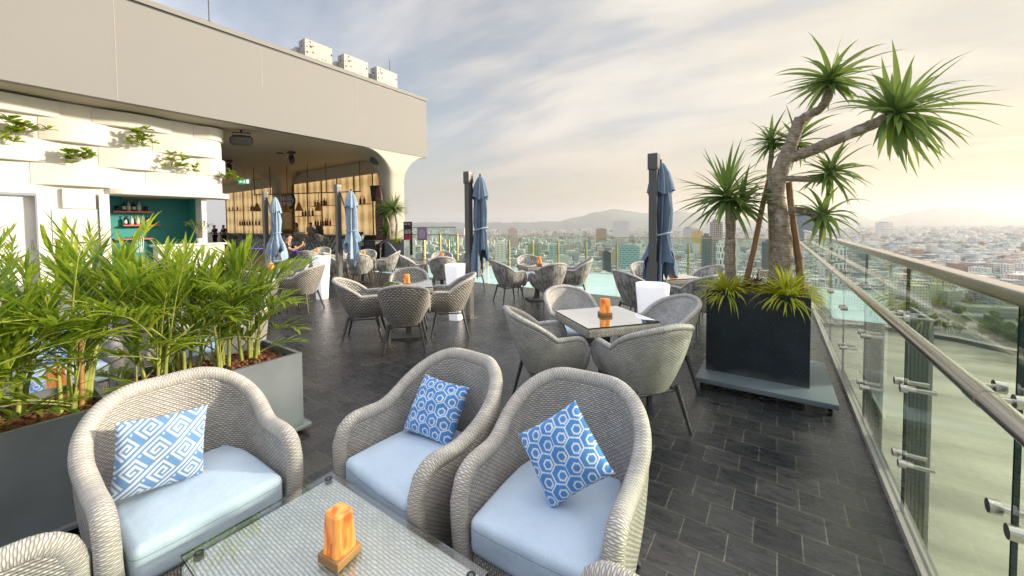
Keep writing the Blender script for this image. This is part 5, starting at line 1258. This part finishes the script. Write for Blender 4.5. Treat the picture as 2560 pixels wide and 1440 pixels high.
rc = t.mix(.45, ca, t.ramp(nz, [(.35, (.16, .15, .14)), (.65, (.42, .40, .37))]))
out(t, pbsdf(t, col=t.mix(up, wc, rc), rough=.8)); M_['house'] = m
PALE = [(.74, .73, .70), (.62, .65, .65), (.70, .64, .54), (.50, .60, .60), (.38, .41, .42), (.62, .52, .46), (.58, .68, .68), (.22, .24, .25), (.46, .56, .50), (.80, .79, .77), (.34, .20, .15), (.76, .76, .75), (.30, .36, .38)]
def house_geo(mb, x, y, z, rz, w, d, h, col, rnd):
    Mx = T(x, y, z) @ rotm('Z', rz); n0 = len(mb.v)
    mb.box(-w / 2, w / 2, -d / 2, d / 2, 0, h, 0, Mx)
    if rnd.random() < .7: a = rnd.uniform(-.25, .1) * w; c = rnd.uniform(-.2, .2) * d; mb.box(a, a + w * .35, c, c + d * .3, h, h + rnd.uniform(1.8, 3.2), 0, Mx)
    if rnd.random() < .5: a = rnd.uniform(-.4, .2) * w; mb.box(a, a + w * .2, -d * .4, -d * .2, h, h + 1.2, 0, Mx)
    if rnd.random() < .4 and w > 8: mb.box(w * .5, w * .78, -d * .45, d * .4, 0, h * rnd.uniform(.4, .8), 0, Mx)
    mb.col += [col] * (len(mb.v) - n0)
rnd = random.Random(77); spots = []
while len(spots) < 13500:
    x = rnd.uniform(960, 2640); y = 570 + 205 * rnd.random() ** 1.75
    if y > bank_y(x) - 22: continue
    if 2050 < x and y > 700 and rnd.random() < .55: continue
    if y > 640 and rnd.random() < .35: continue
    p = at_z(x, y, GZ); dist = p.length; spots.append((dist, x, y, p))
spots.sort(key=lambda s: s[0])
rzs = [radians(34 + 12 * sin(.002 * s[3].x)) for s in spots]
protos = []
for i in range(14):
    mb = MB(); mb.col = []; w_, d_, h_ = rnd.uniform(8, 17), rnd.uniform(9, 20), rnd.choice([6, 9, 10, 13, 16, 20, 24]); house_geo(mb, 0, 0, 0, 0, w_, d_, h_, PALE[i % len(PALE)], rnd)
    o = mb.build('city_house', M_['house']); tag(o, 'small pale flat roofed city house in the nearest blocks beyond the pool and railing', 'house', 'nearest low city houses'); protos.append([o, False])
for i in range(280):
    dist, x, y, p = spots[i]; k = rnd.randrange(14); pr = protos[k]
    if not pr[1]: o = pr[0]; pr[1] = True
    else: o = pr[0].copy(); COL.objects.link(o)
    o.location = (p.x, p.y, GZ); o.rotation_euler = (0, 0, rzs[i] + rnd.choice([0, pi / 2])); s = rnd.uniform(.8, 1.15); o.scale = (s, s, rnd.uniform(.6, 1.1))
for pr in protos:
    if not pr[1]: bpy.data.objects.remove(pr[0])
mb = MB(); mb.col = []
for i in range(280, len(spots)):
    dist, x, y, p = spots[i]; k = 1 + min(1.3, dist / 4500)
    house_geo(mb, p.x, p.y, GZ, rzs[i] + rnd.choice([0, pi / 2]), rnd.uniform(7, 19) * k, rnd.uniform(7, 19) * k, rnd.choice([5, 7, 9, 10, 12, 15, 19, 26]) * (1 + .25 * (k - 1)), rnd.choice(PALE), rnd)
tag(mb.build('distant_houses', M_['house']), 'dense mass of pale low houses fading into haze towards the hills', 'houses', None, 'stuff')
# towers
def fac(name, wall, win, bw, rh, ms, off=0.0, rough=.5, win2=None):
    m, t = newmat(name); uv = t.n('ShaderNodeTexCoord').outputs['UV']
    b = t.n('ShaderNodeTexBrick', {'Vector': uv, 'Color1': c4(win), 'Color2': c4(win2 or win), 'Mortar': c4(wall), 'Scale': 1.0, 'Mortar Size': ms, 'Mortar Smooth': 0.0, 'Brick Width': bw, 'Row Height': rh}, offset=off)
    out(t, pbsdf(t, col=b.outputs[0], rough=rough)); return m
def tower(label, xl, xr, yt, dist, mat, roofc=(.4, .4, .4), rz=34, dep=.8, pent=True, cat='tower', extra=None, grp='city towers beyond the terrace'):
    xm = (xl + xr) / 2; d = ray(xm, 600); p = EYE + d * dist; p.z = GZ
    W = (xr - xl) / FPX * dist; a = radians(rz) ; va = atan2(d.y, d.x) - pi / 2
    rel = abs(a - va); w = W / (abs(cos(rel)) + dep * abs(sin(rel))); top = (EYE + ray(xm, yt) * dist).z; h = top - GZ
    t = thing('city_tower', label, cat, p, a, grp); dd = w * dep
    b = MB(); b.box(-w / 2, w / 2, -dd / 2, dd / 2, 0, h); b.build('facade', mat, t)
    r = MB(); rm_ = pm('roof_mat', roofc, .8)
    for q in ((-w / 2, w / 2, -dd / 2, -dd / 2 + .5), (-w / 2, w / 2, dd / 2 - .5, dd / 2), (-w / 2, -w / 2 + .5, -dd / 2 + .5, dd / 2 - .5), (w / 2 - .5, w / 2, -dd / 2 + .5, dd / 2 - .5)): r.box(*q, h, h + 1.4)
    r.build('parapet', rm_, t)
    if pent: r = MB(); r.box(-w * .28, w * .2, -dd * .25, dd * .28, h, h + min(6, h * .07)); r.build('rooftop_plant_room', rm_, t)
    if extra: extra(t, w, dd, h)
    return t
WH, GY = (.60, .60, .58), (.34, .36, .37)
tower('teal glass office tower with rounded pale bands, nearest beyond the pool', 1545, 1597, 617, 640, fac('teal_tower', (.36, .52, .52), (.03, .22, .25), 9, 3.6, .9, .5, .25, (.05, .32, .34)), (.3, .4, .4))
tower('dark slate block attached to a cream one, left of the teal tower', 1506, 1527, 632, 660, fac('slate_block', (.055, .085, .095), (.04, .065, .08), 30, 8, .4), (.06, .08, .09))
tower('cream block between the dark slate block and teal tower', 1527, 1546, 627, 690, fac('cream_block', (.60, .52, .37), (.22, .2, .16), 4, 3.4, 1.2), (.5, .45, .35))
tower('brown and gold slab tower left of the tall white hotel', 1491, 1517, 573, 1850, fac('gold_slab', (.34, .27, .16), (.28, .22, .13), 6, 60, .6), (.3, .25, .18), 20)
tower('tall white hotel slab with blue window grid, highest on the skyline left of the parasol', 1532, 1572, 553, 2200, fac('white_hotel', (.66, .66, .66), (.22, .30, .40), 7, 5.2, 1.6), WH, 28, .35)
tower('pink topped tower with a dark window side behind the pool posts', 1270, 1294, 574, 1250, fac('pink_tower', (.56, .46, .42), (.14, .12, .12), 7, 4.0, 1.3), (.55, .30, .24), 40)
tower('white striped tower with balconies just above the pool edge', 1237, 1264, 608, 760, fac('white_striped', (.66, .66, .60), (.22, .27, .27), 8, 3.5, 1.1), WH, 44)
tower('pale grid tower seen over the corner railing', 1136, 1163, 571, 2600, fac('pale_grid', (.58, .56, .54), (.32, .33, .38), 6, 6, 2.0), WH)
tower('lime green apartment block behind the pool railing', 1319, 1347, 611, 900, fac('green_block', (.30, .42, .20), (.10, .16, .10), 4, 3.4, .8), (.35, .4, .3))
tower('mint office block with dark strips above the poolside table', 1371, 1412, 613, 820, fac('mint_block', (.50, .60, .56), (.13, .2, .21), 9, 3.6, 1.0), (.5, .56, .53))
tower('plain white box building right of the poolside salt lamp', 1390, 1421, 641, 640, fac('white_box', (.58, .62, .58), (.5, .55, .52), 12, 9, .4), WH)
tower('blue grey block between two brass pool posts', 1459, 1477, 601, 1100, fac('bluegrey', (.22, .31, .33), (.17, .26, .29), 8, 4, .5), GY)
tower('mustard yellow tower behind the small dracaena leaves', 1731, 1755, 579, 1100, fac('mustard', (.52, .37, .09), (.42, .29, .06), 3, 3.4, .9), (.5, .4, .2))
tower('grey white ribbed tower left of the mustard one', 1708, 1733, 571, 1200, fac('greywhite', (.50, .51, .51), (.25, .28, .30), 4, 3.6, 1.1), GY)
tower('slim dark blue tower joined to the brown grid tower', 1755, 1778, 592, 620, fac('darkblue', (.10, .145, .165), (.04, .07, .09), 5, 3.4, .8), (.12, .15, .17))
tower('brown tower with a pale window grid behind the small dracaena', 1776, 1804, 557, 660, fac('browngrid', (.42, .40, .36), (.10, .09, .08), 3.4, 3.4, .5), (.25, .22, .2))
tower('white tower with dark oval openings at the young dracaena trunk', 1792, 1814, 610, 520, fac('ovals', (.68, .72, .72), (.08, .10, .12), 4.6, 8.5, 1.25, .5), WH)
tower('narrow white tower right of the young dracaena trunk', 1833, 1843, 601, 560, fac('narrow_white', (.66, .66, .62), (.6, .6, .57), 9, 3.4, .3), WH)
tower('charcoal ribbed tower left of the old dracaena trunk', 1908, 1944, 607, 600, fac('charcoal', (.10, .125, .13), (.045, .06, .065), 2.6, 60, .5), (.16, .18, .18))
tower('tall slate blue glass tower behind the old dracaena trunk', 1989, 2037, 528, 640, fac('slateblue', (.12, .17, .24), (.085, .135, .20), 60, 3.6, .5, 0, .3), (.12, .16, .2), 34, .7)
tower('white block in front of the slate blue tower, seen through glass', 2010, 2052, 606, 560, fac('white_mid', (.60, .64, .62), (.20, .25, .26), 5, 3.4, 1.0), WH)
tower('brown roofed apartment tower just above the square top rail', 2161, 2190, 586, 1700, fac('brown_apt', (.50, .40, .34), (.24, .2, .2), 5, 4, 1.2), (.25, .19, .16), 44)
tower('pale hospital tower, taller of a pair in the haze right of the tree', 2193, 2225, 557, 2500, fac('hosp_a', (.58, .58, .60), (.38, .40, .44), 8, 5, 1.6), (.3, .28, .3), 40)
tower('pale hospital block, lower of a pair in the haze right of the tree', 2204, 2239, 574, 2300, fac('hosp_b', (.62, .62, .62), (.42, .44, .47), 8, 5, 1.6), (.3, .28, .3), 40)
tower('long turquoise factory block above the railing', 2240, 2322, 612, 1200, fac('turq_a', (.28, .50, .56), (.55, .66, .68), 14, 6, 2.2), (.35, .52, .56), 18, .3, False, 'factory', None, 'turquoise factory blocks')
tower('shorter turquoise factory block to the right of the long one', 2324, 2402, 618, 1160, fac('turq_b', (.34, .53, .57), (.60, .66, .66), 18, 5, 2.4), (.45, .56, .58), 18, .25, False, 'factory', None, 'turquoise factory blocks')
tower('white framed building beside the orange billboard', 2466, 2491, 657, 760, fac('framed', (.55, .57, .60), (.18, .24, .28), 6, 5, 1.4), WH, 30)
def sgn(t, w, dd, h):
    o = MB(); o.box(-w * .5, w * .5, -dd / 2 - .6, -dd / 2 - .3, h * .1, h * .95); o.build('billboard_face', pm('bill_orange', (.75, .16, .05), .6), t)
tower('low grey hall carrying an orange billboard near the right edge', 2497, 2525, 673, 720, fac('hall', (.30, .31, .33), (.26, .27, .29), 12, 6, .4), GY, 20, .5, False, 'hall', sgn)
tower('long grey green riverside warehouse under the right top rail', 2430, 2570, 770, 400, fac('wareh', (.34, .37, .33), (.28, .31, .28), 14, 5, .4), (.40, .43, .36), 15, .3, False, 'warehouse', None, 'riverside sheds')
tower('low shed with pale roof between the riverside trees and warehouse', 2400, 2490, 790, 385, fac('shed', (.42, .44, .40), (.25, .27, .26), 9, 4, .8), (.5, .52, .48), 15, .4, False, 'shed', None, 'riverside sheds')
rnd2 = random.Random(12); SH = 'unremarkable pale mid rise block among the hazy city houses'
fm = [fac('mid%d' % i, c, tuple(q * .45 for q in c), rnd2.uniform(4, 7), 3.6, rnd2.uniform(.8, 1.4)) for i, c in enumerate([(.58, .57, .54), (.5, .52, .53), (.55, .48, .40), (.40, .46, .46), (.62, .62, .60), (.46, .40, .36), (.34, .42, .42)])]
for i in range(120):
    x = rnd2.choice([rnd2.uniform(980, 2620), rnd2.uniform(1080, 2060)]); dist = rnd2.uniform(650, 3600); yb = 561 + FPX * 99.6 / dist; yt = yb - rnd2.uniform(18, 46) * FPX / dist
    wpx = rnd2.uniform(18, 42) * FPX / dist
    if x > 2050 and yb > 690: continue
    if 2140 < x < 2440 and dist < 1350: continue
    o = tower(SH, x - wpx / 2, x + wpx / 2, yt, dist, rnd2.choice(fm), (.45, .44, .42), rnd2.uniform(20, 50), .8, rnd2.random() < .5, 'building', None, 'mid rise blocks in the city'); o.name = 'city_block'
# trees
m_tree = leafmat('city_foliage', [(0, (.03, .065, .02)), (.6, (.06, .115, .03)), (1, (.13, .17, .045))], .15, .8)
mb = MB(); rnd3 = random.Random(4)
n_t = 0
while n_t < 1900:
    x = rnd3.uniform(960, 2640); y = 586 + 185 * rnd3.random() ** 1.1
    if y > bank_y(x) - 16: continue
    if rnd3.random() < .35 and not (x > 2060 and y > 690): continue
    p = at_z(x, y, GZ); n_t += 1
    for c in range(rnd3.randint(1, 4)):
        q = p + Vector((rnd3.gauss(0, 9), rnd3.gauss(0, 9), rnd3.uniform(4, 8))); r = rnd3.uniform(3, 6.5)
        for k in range(26):
            d = Vector((rnd3.gauss(0, 1), rnd3.gauss(0, 1), rnd3.gauss(0, 1))).normalized(); c_ = q + Vector((d.x * r, d.y * r, d.z * r * .7)) * rnd3.uniform(.55, 1.0)
            a = Vector((rnd3.gauss(0, 1), rnd3.gauss(0, 1), rnd3.gauss(0, .6))).normalized() * r * .34; b2 = a.cross(d).normalized() * r * .34
            mb.add([c_ - a - b2, c_ + a - b2, c_ + a + b2, c_ - a + b2], [(0, 1, 2, 3)])
tag(mb.build('city_trees', m_tree), 'mass of dark street trees between the city houses', 'trees', None, 'stuff')
pro = []
for v in range(4):
    t = thing('riverside_tree', 'bushy green tree on the far river bank seen through the glass railing', 'tree', (0, 0, 0), 0, 'trees along the far river bank')
    o = MB(); o.tube([(0, 0, 0), (.2, .1, 2.5), (.1, .2, 5)], [.4, .3, .2], 7)
    for k in range(5): a = k * 1.3; o.tube([(.1, .1, 3), (2.2 * cos(a), 2.2 * sin(a), 6.2)], [.18, .08], 5)
    o.build('trunk', M_['bark2'], t); o = MB()
    cs = [Vector((rnd3.gauss(0, 2.2), rnd3.gauss(0, 2.2), rnd3.uniform(5, 10))) for _ in range(11)]
    for c in cs:
        r = rnd3.uniform(1.4, 2.6)
        for k in range(95):
            d = Vector((rnd3.gauss(0, 1), rnd3.gauss(0, 1), rnd3.gauss(0, 1))).normalized(); q = c + d * r * rnd3.uniform(.45, 1.1)
            a = Vector((rnd3.gauss(0, 1), rnd3.gauss(0, 1), rnd3.gauss(0, 1))).normalized() * .42; b2 = a.cross(d).normalized() * .3; o.add([q - a, q - b2, q + a, q + b2], [(0, 1, 2, 3)])
    o.build('crown', m_tree, t); pro.append([t, False])
for i in range(56):
    if i < 26: x = rnd3.uniform(2270, 2640); y = bank_y(x) - rnd3.uniform(10, 30)
    else: x = rnd3.uniform(2080, 2620); y = bank_y(x) - rnd3.uniform(28, 120)
    p = at_z(x, y, GZ); k = rnd3.randrange(4); s = rnd3.uniform(.75, 1.25)
    if not pro[k][1]: pro[k][1] = True; o = pro[k][0]; o.location = p; o.scale = (s,) * 3
    else: dup(pro[k][0], p, rnd3.uniform(0, 6), None, None, s)
# hills
m_h = pm('hill_forest', (.09, .12, .10), .95, var=.3, vs=.002)
def hills(name, prof, D, D0, D1, seed):
    r3 = random.Random(seed); P = []; x = prof[0][0]
    while x <= prof[-1][0]:
        for (xa, ya), (xb, yb) in zip(prof, prof[1:]):
            if xa <= x <= xb: f = (x - xa) / (xb - xa); f = f * f * (3 - 2 * f); y = ya + (yb - ya) * f
        y += 1.1 * sin(x * .11) + .7 * sin(x * .31 + 1) + .4 * sin(x * .83)
        d = ray(x, 560); zt = (EYE + ray(x, y) * D).z
        P.append([Vector((d.x * D0, d.y * D0, GZ - 2)), Vector((d.x * (D0 * .55 + D * .45), d.y * (D0 * .55 + D * .45), GZ + (zt - GZ) * .42)), Vector((d.x * D, d.y * D, zt)), Vector((d.x * D1, d.y * D1, GZ - 2))]); x += 9
    mb = MB(); mb.grid(P); struct(mb.build(name, m_h))
hills('hills', [(700, 557), (1000, 556), (1300, 556), (1400, 553), (1450, 541), (1500, 528), (1545, 523), (1590, 531), (1630, 533), (1680, 529), (1740, 531), (1800, 540), (1900, 552)], 8200, 6800, 10500, 1)
hills('distant_hills', [(1850, 556), (1960, 545), (2060, 533), (2120, 534), (2190, 550), (2240, 538), (2300, 527), (2350, 520), (2420, 522), (2490, 536), (2560, 548), (2700, 556)], 7800, 6400, 10000, 2)
# haze: one closed box of pale air round everything
hz = MB(); hz.box(-13800, 13800, -13800, 13800, GZ - 6, 470); ho = hz.build('haze', None) if False else None
m = bpy.data.materials.new('haze_air'); m.use_nodes = True; t = NT(m.node_tree); m.node_tree.nodes.clear()
pv = t.n('ShaderNodeVolumePrincipled', {'Color': (.90, .91, .95, 1), 'Density': HAZE, 'Anisotropy': .35})
o_ = t.n('ShaderNodeOutputMaterial'); m.node_tree.links.new(pv.outputs[0], o_.inputs[1])
ho = hz.build('haze', m); ho['kind'] = 'stuff'; ho['label'] = 'warm pale haze over the city'; ho['category'] = 'haze'
# ------------------------------------------------------------------ sky and sun
wd = bpy.data.worlds.new('World'); SC.world = wd; wd.use_nodes = True; wd.node_tree.nodes.clear(); t = NT(wd.node_tree)
SAZ, SEL = radians(52), radians(15)
SD = Vector((sin(SAZ) * cos(SEL), cos(SAZ) * cos(SEL), sin(SEL)))
sk = t.n('ShaderNodeTexSky', sky_type='NISHITA', sun_disc=False, sun_elevation=SEL, sun_rotation=SAZ, altitude=50.0, air_density=1.3, dust_density=2.5, ozone_density=1.6)
dirv = t.n('ShaderNodeTexCoord').outputs['Generated']
sp = t.n('ShaderNodeSeparateXYZ', {0: dirv}); z = sp.outputs[2]
den = t.math('ADD', t.math('MAXIMUM', z, 0.0), .22)
cx = t.math('DIVIDE', sp.outputs[0], den); cy = t.math('DIVIDE', sp.outputs[1], den)
cv = t.n('ShaderNodeCombineXYZ', {0: cx, 1: cy, 2: 0.0}).outputs[0]
mp = t.n('ShaderNodeMapping', {0: cv, 1: (0.6, 0.3, 0), 2: (0, 0, radians(25)), 3: (.75, 1.9, 1)}).outputs[0]
n1 = t.n('ShaderNodeTexNoise', {'Vector': mp, 'Scale': .85, 'Detail': 7.0, 'Roughness': .55, 'Distortion': .5}).outputs[0]
n2 = t.n('ShaderNodeTexNoise', {'Vector': mp, 'Scale': 2.6, 'Detail': 5.0, 'Roughness': .6}).outputs[0]
cf = t.math('ADD', t.math('MULTIPLY', n1, .78), t.math('MULTIPLY', n2, .22))
dt = t.n('ShaderNodeVectorMath', {0: dirv, 1: tuple(SD)}, operation='DOT_PRODUCT').outputs['Value']
sun = t.ramp(t.math('MULTIPLY_ADD', dt, .5, .5), SKYSUN)
low = t.ramp(z, SKYLOW)
# haze band hugging the horizon, then cloud cover above
hcol = t.ramp(t.math('MULTIPLY_ADD', dt, .5, .5), SKYHOR)
cloud = t.mix(t.ramp(cf, [(.43, (0, 0, 0)), (.62, (1, 1, 1))]), t.mix(1.0, sun, (.70, .73, .80, 1), 'MULTIPLY'), sun)
ccol = t.mix(1.0, t.mix(low, cloud, hcol), t.ramp(z, [(.56, (1, 1, 1)), (.78, (3.0, 3.0, 3.1))]), 'MULTIPLY')  # unseen zenith raised above the visible sky as added fill light
cov = t.ramp(t.math('ADD', cf, t.math('MULTIPLY', t.math('MAXIMUM', dt, 0.0), .16)), [(.40, (.42,) * 3), (.58, (1, 1, 1))])
cov = t.math('MAXIMUM', cov, low)
b1 = t.n('ShaderNodeBackground', {0: sk.outputs[0], 1: SKY_N}).outputs[0]
b2 = t.n('ShaderNodeBackground', {0: ccol, 1: SKY_C}).outputs[0]
mx = t.n('ShaderNodeMixShader', {0: cov, 1: b1, 2: b2}).outputs[0]
t.n('ShaderNodeOutputWorld', {0: mx})
sl = bpy.data.lights.new('sun', 'SUN'); sl.energy = SUN_E; sl.angle = radians(4.0); sl.color = (1.0, .86, .67)
so = bpy.data.objects.new('sun', sl); COL.objects.link(so); so.rotation_euler = (-SD).to_track_quat('-Z', 'Y').to_euler(); so.location = (20, 20, 30)
SC.view_settings.view_transform = 'Standard'; SC.view_settings.look = 'None'; SC.view_settings.gamma = 1.0; SC.view_settings.exposure = EXPO
cy_ = SC.cycles; cy_.use_denoising = True; cy_.max_bounces = 8; cy_.transparent_max_bounces = 24; cy_.volume_bounces = 0; cy_.diffuse_bounces = 3; cy_.glossy_bounces = 4; cy_.caustics_reflective = False; cy_.caustics_refractive = False
cy_.sample_clamp_indirect = 6.0
